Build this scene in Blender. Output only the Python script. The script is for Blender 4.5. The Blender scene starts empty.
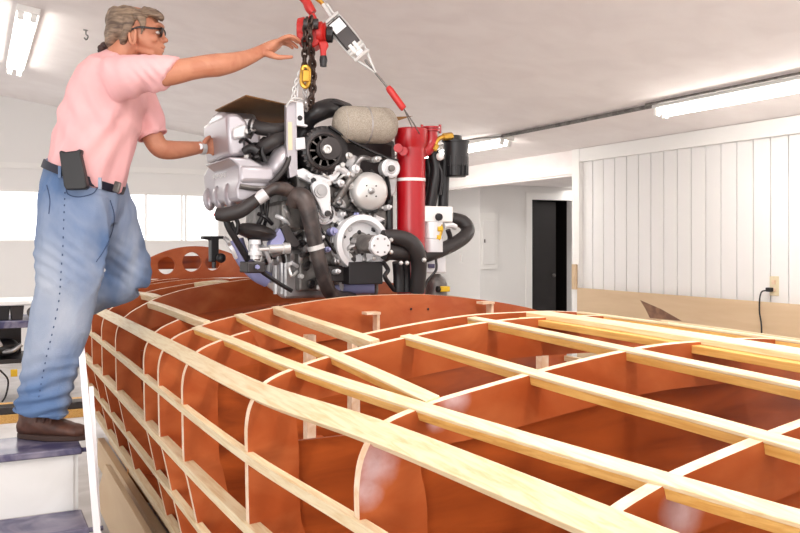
import bpy, bmesh, math, random
from mathutils import Vector, Matrix, noise
random.seed(7)
SC = bpy.context.scene
COL = SC.collection
# ---------------- camera ----------------
CAMZ = 1.5
TH = math.radians(26.7)
F = 846.0
cam_d = bpy.data.cameras.new('camera')
cam = bpy.data.objects.new('camera', cam_d); COL.objects.link(cam)
cam.location = (0, 0, CAMZ)
cam.rotation_euler = (math.pi/2, 0, -TH)
cam_d.sensor_width = 36.0
cam_d.lens = 36.0*F/800.0
cam_d.shift_y = -24.5/800.0
cam_d.clip_start = 0.02
SC.camera = cam
# ---------------- world / exposure ----------------
w = bpy.data.worlds.new('world'); SC.world = w; w.use_nodes = True
bg = w.node_tree.nodes['Background']
bg.inputs[0].default_value = (1.0, 0.98, 0.962, 1)
bg.inputs[1].default_value = 1.0
SC.view_settings.view_transform = 'Standard'
SC.view_settings.look = 'None'
SC.view_settings.gamma = 1
SC.view_settings.use_curve_mapping = False
SC.view_settings.exposure = 0.32
# added fill light behind and left of the camera, aimed up at the ceiling
def area(name, loc, target, sx, sy, power, col=(1, 1, 1)):
    l = bpy.data.lights.new(name, 'AREA'); l.shape = 'RECTANGLE'; l.size = sx; l.size_y = sy; l.energy = power; l.color = col
    o = bpy.data.objects.new(name, l); COL.objects.link(o); o.location = loc
    o.rotation_euler = (Vector(target)-Vector(loc)).to_track_quat('-Z', 'Y').to_euler()
    return o
area('ceiling_fill', (-3.4, -2.0, 1.2), (1.5, 5.5, 3.0), 3.2, 2.2, 90, (1, .985, .97))
for ux, uy, ue in ((.4, .6, 42), (3.2, .2, 42)):
    area('unseen_uplight_fill', (ux, uy, 1.95), (ux, uy, 5), .3, 2.3, ue, (1, .975, .955))  # unseen lamps facing up, added to brighten the ceiling; no fixtures here
for lx, ly, le in ((0.37, 7.9, 34), (4.6, 3.2, 24), (5.0, 8.6, 14), (1.2, 1.4, 24), (8.0, 9.0, 10)):
    area('tube_and_fill_light', (lx, ly, min(1.5+1.845-.145*lx-.12, 2.55) if lx < 6 else 2.28), (lx, ly, 0), .12, 2.3, le, (1, .97, .93))  # fixture tubes and an unseen overhead light; last is an added alcove fill

# ---------------- helpers ----------------
st, ct = math.sin(TH), math.cos(TH)
def P(px, py, d):
    a = (px-400)/F
    return Vector((d*(st+a*ct), d*(ct-a*st), CAMZ+(242-py)/F*d))
def PY(px, py, Y):
    a = (px-400)/F
    return P(px, py, Y/(ct-a*st))
def PX(px, py, X):
    a = (px-400)/F
    return P(px, py, X/(st+a*ct))
AWAY = Vector((st, ct, 0)); RIGHT = Vector((ct, -st, 0)); UP = Vector((0, 0, 1))

def catmull(pts, n=6, closed=False):
    pts = [Vector(p) for p in pts]
    if len(pts) < 3: return pts
    out = []
    N = len(pts)
    rng = range(N) if closed else range(N-1)
    for i in rng:
        if closed:
            p0, p1, p2, p3 = pts[i-1], pts[i], pts[(i+1) % N], pts[(i+2) % N]
        else:
            p1, p2 = pts[i], pts[i+1]
            p0 = pts[i-1] if i > 0 else p1*2-p2
            p3 = pts[i+2] if i+2 < N else p2*2-p1
        for k in range(n):
            t = k/n
            out.append(.5*((2*p1)+(-p0+p2)*t+(2*p0-5*p1+4*p2-p3)*t*t+(-p0+3*p1-3*p2+p3)*t**3))
    if not closed: out.append(pts[-1])
    return out

class MB:
    def __init__(s): s.bm = bmesh.new(); s.mi = 0
    def face(s, vs):
        try: f = s.bm.faces.new(vs); f.material_index = s.mi; return f
        except ValueError: return None
    def box(s, c, size, R=None):
        c = Vector(c); hx, hy, hz = [q/2 for q in size]
        vs = []
        for x in (-hx, hx):
            for y in (-hy, hy):
                for z in (-hz, hz):
                    v = Vector((x, y, z))
                    if R: v = R @ v
                    vs.append(s.bm.verts.new(c+v))
        for q in ((0,1,3,2),(4,6,7,5),(0,4,5,1),(2,3,7,6),(0,2,6,4),(1,5,7,3)): s.face([vs[i] for i in q])
        return s
    def ring(s, c, u, v, n=16):
        return [s.bm.verts.new(c+u*math.cos(2*math.pi*i/n)+v*math.sin(2*math.pi*i/n)) for i in range(n)]
    def bridge(s, a, b):
        n = len(a)
        for i in range(n): s.face([a[i], a[(i+1) % n], b[(i+1) % n], b[i]])
    def tube(s, pts, r, n=14, smooth=5, caps=True, closed=False, flat=1.0, upv=None):
        pts = catmull(pts, smooth, closed) if smooth else [Vector(p) for p in pts]
        N = len(pts)
        rr = (lambda t: r) if not isinstance(r, (list, tuple)) else (lambda t: r[min(int(t*(len(r)-1)), len(r)-2)]*(1-(t*(len(r)-1)-min(int(t*(len(r)-1)), len(r)-2)))+r[min(int(t*(len(r)-1)), len(r)-2)+1]*(t*(len(r)-1)-min(int(t*(len(r)-1)), len(r)-2)))
        prev = None; u = None; rings = []
        for i, p in enumerate(pts):
            if closed: t = (pts[(i+1) % N]-pts[i-1])
            else: t = pts[min(i+1, N-1)]-pts[max(i-1, 0)]
            t.normalize()
            if u is None:
                h = Vector(upv) if upv else (UP if abs(t.z) < .9 else Vector((1, 0, 0)))
                u = (h-t*h.dot(t)).normalized()
            else: u = (u-t*u.dot(t)).normalized()
            v = t.cross(u); R = rr(i/max(N-1, 1))
            rings.append(s.ring(p, u*R*flat, v*R, n))
        for a, b in zip(rings, rings[1:]): s.bridge(a, b)
        if closed: s.bridge(rings[-1], rings[0])
        elif caps: s.face(rings[0][::-1]); s.face(rings[-1])
        return s
    def cyl(s, p0, p1, r0, r1=None, n=24):
        p0 = Vector(p0); p1 = Vector(p1); r1 = r0 if r1 is None else r1
        return s.tube([p0, p1], [r0, r1], n, 0)
    def lathe(s, c, axis, prof, n=32, closed=False):
        """prof: list of (distance along axis, radius)"""
        c = Vector(c); ax = Vector(axis).normalized()
        h = UP if abs(ax.z) < .9 else Vector((1, 0, 0))
        u = (h-ax*h.dot(ax)).normalized(); v = ax.cross(u)
        rs = [s.ring(c+ax*a, u*max(r, 1e-5), v*max(r, 1e-5), n) for a, r in prof]
        for a, b in zip(rs, rs[1:]): s.bridge(a, b)
        if closed: s.bridge(rs[-1], rs[0])
        else: s.face(rs[0][::-1]); s.face(rs[-1])
        return s
    def prism(s, poly, ext):
        ext = Vector(ext)
        a = [s.bm.verts.new(Vector(p)) for p in poly]; b = [s.bm.verts.new(Vector(p)+ext) for p in poly]
        s.face(a[::-1]); s.face(b); s.bridge(a, b)
        return s
    def ball(s, c, rx, ry=None, rz=None, n=16, R=None):
        ry = ry or rx; rz = rz or rx; c = Vector(c); rs = []
        for j in range(1, n//2):
            ph = math.pi*j/(n//2); row = []
            for i in range(n):
                q = 2*math.pi*i/n
                v = Vector((rx*math.sin(ph)*math.cos(q), ry*math.sin(ph)*math.sin(q), rz*math.cos(ph)))
                if R: v = R @ v
                row.append(s.bm.verts.new(c+v))
            rs.append(row)
        for a, b in zip(rs, rs[1:]): s.bridge(a, b)
        vt, vb = Vector((0, 0, rz)), Vector((0, 0, -rz))
        if R: vt = R @ vt; vb = R @ vb
        t = s.bm.verts.new(c+vt); b = s.bm.verts.new(c+vb)
        for i in range(n): s.face([t, rs[0][(i+1) % n], rs[0][i]]) ; s.face([b, rs[-1][i], rs[-1][(i+1) % n]])
        return s
    def loft(s, secs, n=20):
        """secs: (centre, u, v) half-axis vectors"""
        rs = [s.ring(Vector(c), Vector(u), Vector(v), n) for c, u, v in secs]
        for a, b in zip(rs, rs[1:]): s.bridge(a, b)
        s.face(rs[0][::-1]); s.face(rs[-1]); return s
    def build(s, name, mat, parent=None, smooth=True, bevel=0, label=None, ang=35):
        bmesh.ops.recalc_face_normals(s.bm, faces=s.bm.faces)
        me = bpy.data.meshes.new(name); s.bm.to_mesh(me); s.bm.free()
        for m in (mat if isinstance(mat, (list, tuple)) else [mat]): me.materials.append(m)
        if smooth:
            for p in me.polygons: p.use_smooth = True
            try: me.set_sharp_from_angle(angle=math.radians(ang))
            except Exception: pass
        o = bpy.data.objects.new(name, me); COL.objects.link(o)
        if bevel:
            b = o.modifiers.new('bevel', 'BEVEL'); b.width = bevel; b.segments = 2; b.limit_method = 'ANGLE'; b.angle_limit = math.radians(40)
        if parent is not None: set_parent(o, parent)
        if label: o['label'] = label
        return o
def set_parent(o, p):
    o.parent = p
    # every builder works in world coordinates, so a parent's world position is its own location
    o.matrix_parent_inverse = Matrix.Translation(-Vector(p.location))
def thing(name, label, cat, loc=(0, 0, 0), group=None):
    o = bpy.data.objects.new(name, None); COL.objects.link(o); o.location = loc; o.empty_display_size = .05
    o['label'] = label; o['category'] = cat
    if group: o['group'] = group
    return o
def tag(o, label, cat, group=None):
    o['label'] = label; o['category'] = cat
    if group: o['group'] = group
    return o
def struct(o): o['kind'] = 'structure'; return o

# ---------------- materials ----------------
def s2l(c): return tuple(((x/255)/12.92 if x/255 <= .04045 else ((x/255+.055)/1.055)**2.4) for x in c)+(1,)
def mat(name, rgb, rough=.5, metal=0, noise_amt=0, scale=20, rgb2=None, stretch=None, bump=0, bscale=60, coat=0, emit=None, spec=None, detail=4, contrast=(.35, .65)):
    m = bpy.data.materials.new(name); m.use_nodes = True
    nt = m.node_tree; b = nt.nodes['Principled BSDF']
    b.inputs['Base Color'].default_value = s2l(rgb); b.inputs['Roughness'].default_value = rough; b.inputs['Metallic'].default_value = metal
    if spec is not None: b.inputs['Specular IOR Level'].default_value = spec
    if coat: b.inputs['Coat Weight'].default_value = coat; b.inputs['Coat Roughness'].default_value = .15
    tc = nt.nodes.new('ShaderNodeTexCoord')
    if rgb2 is not None:
        mp = nt.nodes.new('ShaderNodeMapping'); nt.links.new(tc.outputs['Object'], mp.inputs[0])
        if stretch: mp.inputs['Scale'].default_value = stretch
        nz = nt.nodes.new('ShaderNodeTexNoise'); nz.inputs['Scale'].default_value = scale; nz.inputs['Detail'].default_value = detail
        nz.inputs['Distortion'].default_value = .6
        nt.links.new(mp.outputs[0], nz.inputs['Vector'])
        cr = nt.nodes.new('ShaderNodeValToRGB'); cr.color_ramp.elements[0].position = contrast[0]; cr.color_ramp.elements[1].position = contrast[1]
        cr.color_ramp.elements[0].color = s2l(rgb); cr.color_ramp.elements[1].color = s2l(rgb2)
        nt.links.new(nz.outputs[0], cr.inputs[0]); nt.links.new(cr.outputs[0], b.inputs['Base Color'])
    if bump:
        nb = nt.nodes.new('ShaderNodeTexNoise'); nb.inputs['Scale'].default_value = bscale; nb.inputs['Detail'].default_value = 3
        nt.links.new(tc.outputs['Object'], nb.inputs['Vector'])
        bp = nt.nodes.new('ShaderNodeBump'); bp.inputs['Strength'].default_value = bump; bp.inputs['Distance'].default_value = .01
        nt.links.new(nb.outputs[0], bp.inputs['Height']); nt.links.new(bp.outputs[0], b.inputs['Normal'])
    if emit: b.inputs['Emission Color'].default_value = s2l(emit[0]); b.inputs['Emission Strength'].default_value = emit[1]
    return m
M = {}
M['ceiling'] = mat('ceiling_paint', (248, 241, 239), .8, rgb2=(242, 234, 232), scale=3, bump=.25, bscale=6)
M['wall'] = mat('wall_paint', (240, 238, 236), .7)
M['trim'] = mat('white_trim', (245, 243, 240), .5)
M['floor'] = mat('floor_paint', (206, 203, 202), .6, rgb2=(186, 182, 180), scale=4)
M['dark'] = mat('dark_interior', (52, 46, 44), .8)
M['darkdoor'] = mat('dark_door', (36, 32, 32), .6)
M['fir'] = mat('fir_wood', (226, 208, 172), .5, rgb2=(208, 176, 128), scale=9, stretch=(14, .8, 14), coat=.1, contrast=(.4, .75))
M['fir2'] = mat('fir_wood_golden', (226, 180, 104), .45, rgb2=(206, 152, 76), scale=9, stretch=(14, .8, 14), coat=.15)
M['maho'] = mat('mahogany_plywood', (180, 88, 38), .34, rgb2=(118, 50, 20), scale=2.6, stretch=(1.3, 1.5, 6), coat=.25, contrast=(.3, .75), detail=6)
M['maho2'] = mat('mahogany_plywood_light', (168, 78, 34), .4, rgb2=(196, 110, 62), scale=4, stretch=(1.6, 2, 2.4), coat=.2, contrast=(.38, .8), detail=7)
M['edge'] = mat('plywood_edge', (236, 214, 190), .6, rgb2=(222, 186, 150), scale=30)
M['ply'] = mat('pale_plywood', (222, 196, 162), .6, rgb2=(208, 178, 142), scale=2.2, stretch=(1, .35, 3), contrast=(.3, .7), detail=6)
M['okume'] = mat('okoume_plywood', (206, 146, 88), .5, rgb2=(186, 122, 68), scale=3, stretch=(1, 1, 5))
M['knot'] = mat('dark_knot', (120, 84, 66), .6, rgb2=(176, 132, 100), scale=6)
M['red'] = mat('red_enamel', (176, 10, 24), .3, coat=.35)
M['hred'] = mat('hoist_red', (190, 38, 34), .42)
M['black'] = mat('black_plastic', (30, 28, 30), .4)
M['rubber'] = mat('black_rubber', (48, 44, 44), .5)
M['rubber2'] = mat('worn_rubber', (84, 72, 68), .42, rgb2=(38, 33, 33), scale=14)
M['alu'] = mat('cast_aluminium', (196, 194, 194), .35, .75, rgb2=(160, 158, 158), scale=12)
M['alu2'] = mat('dark_cast_aluminium', (140, 136, 132), .45, .6, rgb2=(98, 94, 92), scale=16)
M['silver'] = mat('silver_paint', (186, 181, 186), .34, .5)
M['chrome'] = mat('polished_steel', (214, 213, 211), .38, .45)
M['steelw'] = mat('pale_steel', (226, 226, 228), .4, .3)
M['steeld'] = mat('dark_steel', (70, 66, 66), .45, .6)
M['brass'] = mat('brass', (208, 162, 70), .3, .8)
M['wrap'] = mat('beige_mesh_wrap', (188, 178, 164), .8, rgb2=(158, 148, 134), scale=220, bump=.5, bscale=260)
M['card'] = mat('brown_hardboard', (136, 96, 44), .7, rgb2=(122, 82, 36), scale=5)
M['blue'] = mat('blue_grey_paint', (150, 152, 196), .4)
M['blue2'] = mat('navy_paint', (62, 60, 96), .42, rgb2=(150, 144, 160), scale=7, contrast=(.42, .72), detail=7)
M['white'] = mat('white_paint', (240, 240, 238), .5, rgb2=(228, 227, 224), scale=3)
M['rail'] = mat('white_rail', (244, 243, 246), .35)
M['yellow'] = mat('yellow_plastic', (226, 184, 40), .4)
M['tube'] = mat('fluorescent_tube', (255, 255, 255), .5, emit=((255, 250, 242), 14))
M['glass'] = mat('bright_window', (255, 255, 255), .3, emit=((250, 252, 255), .95))

# ---------------- the setting ----------------
BACKY, WALLX, CORY = 11.5, 5.83, 7.36
def ceilz(x): return CAMZ+1.0+.145*(WALLX-x)
m = MB(); m.box((2, 5, -.05), (16, 22, .1)); struct(m.build('floor', M['floor'], smooth=False))
m = MB()
x0, x1 = -4.2, WALLX
m.prism([(x0, -3, ceilz(x0)), (x1, -3, ceilz(x1)), (x1, -3, ceilz(x1)+.1), (x0, -3, ceilz(x0)+.1)], (0, 14.7, 0))
struct(m.build('ceiling', M['ceiling'], smooth=False))
# back wall with window hole row
def boxes_wall(name, mt, rects, ext, axis):
    m = MB()
    for (a0, a1, z0, z1, p) in rects:
        if axis == 'x': m.box(((a0+a1)/2, p+ext/2, (z0+z1)/2), (a1-a0, abs(ext), z1-z0))
        else: m.box((p+ext/2, (a0+a1)/2, (z0+z1)/2), (abs(ext), a1-a0, z1-z0))
    return struct(m.build(name, mt, smooth=False))
WX0, WX1, WZ0, WZ1 = -1.0, 3.0, CAMZ+.01, CAMZ+.64
boxes_wall('wall_back', M['wall'], [(-4.2, WX0, 0, 4, BACKY), (WX1, 6.4, 0, 4, BACKY), (WX0, WX1, 0, WZ0, BACKY), (WX0, WX1, WZ1, 4, BACKY)], .12, 'x')
wn = MB()
wn.box(((WX0+WX1)/2, BACKY+.05, (WZ0+WZ1)/2), (WX1-WX0, .01, WZ1-WZ0)); wo = struct(wn.build('window_1', M['glass'], smooth=False))
fr = MB()
xs = [WX0, -.2, PY(40, 200, BACKY).x, PY(146, 200, BACKY).x, PY(182, 200, BACKY).x, 2.55, WX1]
for x in xs: fr.box((x, BACKY+.02, (WZ0+WZ1)/2), (.02, .05, WZ1-WZ0))
fr.box(((WX0+WX1)/2, BACKY+.02, WZ0), (WX1-WX0, .06, .03)); fr.box(((WX0+WX1)/2, BACKY+.02, WZ1), (WX1-WX0, .06, .03))
fr.build('window_frame', M['trim'], wo, smooth=False)
t = MB(); t.box((.9, BACKY-.012, CAMZ+.95), (11, .025, .07)); struct(t.build('trim_1', M['trim'], smooth=False))
# right wall: beadboard panel in a white board frame
def beadboard():
    m = MB(); y = -2.9; pw = .172
    while y < CORY-.12:
        y1 = min(y+pw, CORY-.1)
        m.box((WALLX+.06, (y+y1)/2, 1.2), (.1, y1-y-.011, 2.4)); y = y1
    m.box((WALLX+.075, (CORY-3)/2, 1.2), (.07, CORY+2.8, 2.4))
    return m.build('wall_right', M['wall'], smooth=False)
wr = struct(beadboard())
t = MB(); t.box((WALLX-.01, (CORY-3)/2, CAMZ+.93), (.05, CORY+3, .14)); struct(t.build('trim_2', M['trim'], smooth=False))
t = MB(); t.box((WALLX+.03, CORY-.06, 1.25), (.14, .12, 2.5)); struct(t.build('trim_3', M['trim'], smooth=False))
# header above the opening, then alcove
t = MB(); t.box((WALLX+.06, (CORY+BACKY)/2, CAMZ+.9), (.12, BACKY-CORY, .36)); struct(t.build('wall_header', M['ceiling'], smooth=False))
t = MB(); t.box((WALLX-.005, (CORY+BACKY)/2, CAMZ+.785), (.03, BACKY-CORY, .08)); struct(t.build('trim_4', M['trim'], smooth=False))
AY = 10.2
dx0, dx1 = PY(531, 200, AY).x, PY(571, 200, AY).x
dz = PY(550, 200, AY).z
boxes_wall('wall_alcove', M['wall'], [(6.4, dx0, 0, 2.7, AY), (dx1, 12, 0, 2.7, AY), (dx0, dx1, dz, 2.7, AY)], .1, 'x')
boxes_wall('wall_corner', M['wall'], [(AY+.1, BACKY, 0, 2.7, 6.4)], .1, 'y')
t = MB(); t.box((8.5, 9.4, CAMZ+.87), (5.2, 4.4, .1)); struct(t.build('ceiling_alcove', M['ceiling'], smooth=False))
t = MB(); t.box((11.2, 8.6, 1.3), (.1, 4, 2.6)); struct(t.build('wall_far', M['wall'], smooth=False))
t = MB(); t.box((WALLX+2.9, CORY-.05, 1.3), (5.4, .1, 2.6)); struct(t.build('wall_side', M['wall'], smooth=False))
t = MB()
t.box((dx0-.05, AY-.015, dz/2), (.1, .03, dz)); t.box((dx1+.05, AY-.015, dz/2), (.1, .03, dz)); t.box(((dx0+dx1)/2, AY-.015, dz+.05), (dx1-dx0+.2, .03, .1))
struct(t.build('trim_5', M['trim'], smooth=False))
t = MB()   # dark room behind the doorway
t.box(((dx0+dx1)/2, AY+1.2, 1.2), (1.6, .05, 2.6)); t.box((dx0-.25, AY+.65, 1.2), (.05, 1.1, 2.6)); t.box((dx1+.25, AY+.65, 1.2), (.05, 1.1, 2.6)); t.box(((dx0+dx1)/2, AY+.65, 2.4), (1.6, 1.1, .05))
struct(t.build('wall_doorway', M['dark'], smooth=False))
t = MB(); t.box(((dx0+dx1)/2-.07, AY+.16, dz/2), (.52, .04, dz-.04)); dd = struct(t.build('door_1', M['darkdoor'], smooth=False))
t = MB(); t.ball(((dx0+dx1)/2+.13, AY+.11, 1.0), .03); t.build('door_handle', M['alu2'], dd)
# electrical panel, outlets
def wall_plate(c, nrm, wd, ht, th, mt, name, label, cat, parent=None):
    m = MB(); n = Vector(nrm); c = Vector(c)
    m.box(c, (wd if abs(n.y) > .5 else th, th if abs(n.y) > .5 else wd, ht))
    o = m.build(name, mt, parent, smooth=False, bevel=.003)
    if parent is None: tag(o, label, cat)
    return o
pc = PY(488, 241, AY)
t = thing('breaker_panel', 'white electrical breaker panel on the alcove wall left of the dark doorway', 'breaker panel', (pc.x, AY, pc.z))
wall_plate((pc.x, AY-.012, pc.z), (0, 1, 0), .30, .80, .024, M['trim'], 'panel_frame', '', '', t)
wall_plate((pc.x, AY-.03, pc.z-.02), (0, 1, 0), .21, .62, .014, M['wall'], 'panel_door', '', '', t)
wall_plate((pc.x-.08, AY-.04, pc.z), (0, 1, 0), .02, .05, .01, M['alu2'], 'latch', '', '', t)
oc = PX(461, 258, 6.4)
t = thing('wall_outlet', 'small white outlet on the far corner wall behind the black hoses', 'outlet', (6.4, oc.y, oc.z))
wall_plate((6.395, oc.y, oc.z), (1, 0, 0), .09, .13, .01, M['trim'], 'cover_plate', '', '', t)
wall_plate((6.389, oc.y, oc.z+.025), (1, 0, 0), .035, .035, .006, M['ceiling'], 'receptacle', '', '', t)
wall_plate((6.389, oc.y, oc.z-.025), (1, 0, 0), .035, .035, .006, M['ceiling'], 'receptacle', '', '', t)
oc = PX(774, 286, WALLX)
M['almond'] = mat('almond_plastic', (226, 212, 178), .45)
t = thing('wall_outlet', 'almond double outlet on the beadboard wall with black plug in it', 'outlet', (WALLX, oc.y, oc.z))
wall_plate((WALLX+.004, oc.y, oc.z), (1, 0, 0), .085, .16, .01, M['almond'], 'cover_plate', '', '', t)
for s in (-1, 1): wall_plate((WALLX-.004, oc.y, oc.z+s*.03), (1, 0, 0), .035, .035, .008, M['edge'], 'receptacle', '', '', t)
t = thing('extension_lead', 'black power cord plugged into the almond outlet and hanging down', 'cord', (WALLX-.03, oc.y, oc.z-.03))
m = MB(); m.box((WALLX-.03, oc.y+.02, oc.z-.03), (.04, .05, .035)); m.build('plug', M['black'], t, bevel=.006)
m = MB(); m.tube([(WALLX-.045, oc.y+.03, oc.z-.035), (WALLX-.07, oc.y+.07, oc.z-.06), (WALLX-.07, oc.y+.085, oc.z-.2), (WALLX-.085, oc.y+.05, oc.z-.4), (WALLX-.13, oc.y+.06, oc.z-.9), (WALLX-.16, oc.y+.3, .02)], .006, 8); m.build('cable', M['black'], t)
wb = PX(579, 277, WALLX-.045)
m = MB(); m.box((WALLX-.053, CORY-.06, wb.z), (.022, .075, .27)); tag(m.build('wood_block', M['ply'], bevel=.003), 'small pale wooden block fixed to the white corner post', 'block')
# plywood sheet against the wall
m = MB(); m.box((WALLX-.05, 4.6, .62), (.018, 5.3, .78))
m.mi = 1
k0 = [PX(640, 300, WALLX-.0605), PX(661, 309, WALLX-.0605), PX(682, 321, WALLX-.0605), PX(650, 318, WALLX-.0605), PX(645, 308, WALLX-.0605)]
m.prism([p for p in k0], (-.001, 0, 0))
tag(m.build('plywood_sheet', [M['ply'], M['knot']], smooth=False), 'long pale plywood sheet with dark knot along the beadboard wall', 'plywood sheet')
m = MB(); m.box((WALLX-.06, 4.6, .115), (.1, 5.3, .23)); tag(m.build('wood_plank', M['ply'], smooth=False, bevel=.004), 'thick pale plank on the floor under the leaning plywood sheet', 'plank')

# ---------------- ceiling lights and conduit ----------------
def fixture(x, y0, y1, label):
    t = thing('fluorescent_light', label, 'ceiling light', (x, (y0+y1)/2, ceilz(x)), group='fluorescent ceiling lights')
    al = math.atan(.145); R = Matrix.Rotation(al, 3, 'Y')
    z = ceilz(x); nrm = R @ Vector((0, 0, -1))
    m = MB(); m.box(Vector((x, (y0+y1)/2, z))+nrm*.025, (.17, y1-y0, .05), R); m.build('housing', M['trim'], t, bevel=.006)
    for s in (-1, 1):
        c = Vector((x, 0, z))+nrm*.075+(R @ Vector((s*.045, 0, 0)))
        m = MB(); m.cyl((c.x, y0+.05, c.z), (c.x, y1-.05, c.z), .02, n=12); m.build('tube', M['tube'], t)
        for yy in (y0+.03, y1-.03):
            m = MB(); m.box((c.x, yy, c.z), (.045, .03, .07), R); m.build('lamp_holder', M['trim'], t, bevel=.004)
fixture(.37, 7.0, 9.4, 'fluorescent tube fixture on the ceiling at upper left above the man')
fixture(5.0, 2.8, 5.22, 'fluorescent tube fixture on the ceiling nearest the beadboard wall')
fixture(5.0, 7.42, 9.86, 'fluorescent tube fixture on the ceiling behind the black oil filter')
zc = ceilz(4.95)
m = MB(); m.tube([(4.93, 5.2, zc-.02), (4.93, 6.3, zc-.022), (4.93, 7.42, zc-.02)], .018, 10); tag(m.build('conduit', M['alu2']), 'grey metal conduit running between the two right ceiling lights', 'conduit')
m = MB(); m.tube([(4.9, 7.4, zc-.03), (4.82, 7.9, zc-.01), (4.8, 8.9, zc-.01), (4.86, 9.9, zc-.02)], .008, 8); tag(m.build('cable', M['alu2']), 'thin cable along the ceiling beside the middle fluorescent light', 'cable')
m = MB(); m.tube([(4.88, 2.7, zc-.012), (4.88, 5.25, zc-.012)], .012, 8); tag(m.build('conduit', M['alu2']), 'thin conduit along the edge of the right fluorescent light', 'conduit')
hk = P(86, 31, 6.0); hk = hk+Vector((0, 0, 0))
tt = 1.0
for i in range(60):
    hk = P(86, 28, 3+i*.1)
    if hk.z >= ceilz(hk.x): break
t = thing('ceiling_hook', 'small steel hook hanging from the ceiling behind the man', 'hook', hk)
m = MB(); m.cyl(hk+Vector((0, 0, .02)), hk-Vector((0, 0, .02)), .022); m.build('mounting_plate', M['alu2'], t)
m = MB(); m.tube([hk+Vector((0, 0, -.02)), hk+Vector((0, 0, -.05)), hk+RIGHT*.016+Vector((0, 0, -.065)), hk+RIGHT*.012+Vector((0, 0, -.085)), hk+Vector((0, 0, -.095)), hk+RIGHT*-.014+Vector((0, 0, -.08))], .006, 8); m.build('hook', M['alu2'], t)
# ---------------- boat hull framework ----------------
CX = 1.5
def interp(tab, x):
    if x <= tab[0][0]: return tab[0][1]
    for (a, va), (b, vb) in zip(tab, tab[1:]):
        if x <= b:
            i = tab.index((a, va)); h = b-a
            sl = (vb-va)/h
            s0 = sl if i == 0 else (vb-tab[i-1][1])/(b-tab[i-1][0])
            s1 = sl if i+2 >= len(tab) else (tab[i+2][1]-va)/(tab[i+2][0]-a)
            t = (x-a)/h
            return (2*t**3-3*t*t+1)*va+(t**3-2*t*t+t)*h*s0+(-2*t**3+3*t*t)*vb+(t**3-t*t)*h*s1
    return tab[-1][1]
BTAB = [(.2, .72), (.85, .815), (1.41, .873), (2.0, .907), (3.1, .908), (3.4, .907), (4.3, .905), (5.0, .902), (5.7, .892), (6.4, .86), (7.2, .74)]
ZTAB = [(.2, -.04), (.85, -.02), (1.41, -.008), (2.0, 0), (3.1, .003), (4.15, .042), (5.0, .0), (5.7, -.03), (7.2, -.08)]
ZEDGE = [(.2, -.04), (.85, -.015), (1.41, .004), (2.0, 0), (3.1, -.006), (4.3, -.003), (5.0, -.003), (5.7, -.01), (7.2, -.05)]
SECT = [(0, -.219), (.22, -.2235), (.51, -.2535), (.75, -.290), (.86, -.315), (.945, -.345), (.985, -.39), (1.0, -.444), (1.0, -.52), (.995, -.70), (.98, -.765), (.945, -.916), (.895, -1.12)]
KEEL = -1.30
def sect_raw(u):
    n = len(SECT)-1; k = min(int(u), n-1); t = u-k
    g = lambda i: SECT[max(0, min(n, i))] if i >= 0 else (-SECT[-i][0], SECT[-i][1])
    p0, p1, p2, p3 = g(k-1), g(k), g(k+1), g(k+2)
    return tuple(.5*(2*p1[q]+(p2[q]-p0[q])*t+(2*p0[q]-5*p1[q]+4*p2[q]-p3[q])*t*t+(3*p1[q]-p0[q]-3*p2[q]+p3[q])*t**3) for q in (0, 1))
def hull(Y, u, side=-1, off=0.0):
    """point on the hull skin: u=0 centre of deck .. 12 chine; side -1 left; off = inward offset"""
    B = interp(BTAB, Y); x, z = sect_raw(u); e_ = min(max((u-2.5)/2.5, 0), 1); z0 = interp(ZTAB, Y)*(1-e_)+interp(ZEDGE, Y)*e_; x2, z2 = sect_raw(min(u+.05, 12)); x1, z1 = sect_raw(max(u-.05, 0))
    tx, tz = (x2-x1)*B, z2-z1; l = math.hypot(tx, tz); tx /= l; tz /= l
    nx, nz = -tz, tx      # outward normal (x out, z up)
    zz = z*1.0 + z0*(1 if z > -.6 else max(.3, 1-(-.6-z)))
    return Vector((CX+side*(x*B-off*nx), Y, CAMZ+zz-off*nz)), Vector((side*tx, 0, tz)), Vector((side*nx, 0, nz))
def inner(Y, u, side, off):
    """inner edge of a frame: drops below the deck, moves in along the side, blended round the shoulder"""
    p, _, _ = hull(Y, u, side)
    k = min(max((u-.8)/6.5, 0), 1); a_ = k*math.pi/2
    cc = min(max((u-7)/3, 0), 1)
    return p+Vector((-side*off*math.sin(a_)**1.1, 0, -off*max(math.cos(a_), 0)+off*.25*cc))
def u_for_x(Y, X):
    B = interp(BTAB, Y); t = abs(X-CX)/B; lo, hi = 0.0, 7.0
    for _ in range(30):
        md = (lo+hi)/2
        if sect_raw(md)[0] < t: lo = md
        else: hi = md
    return lo
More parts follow.
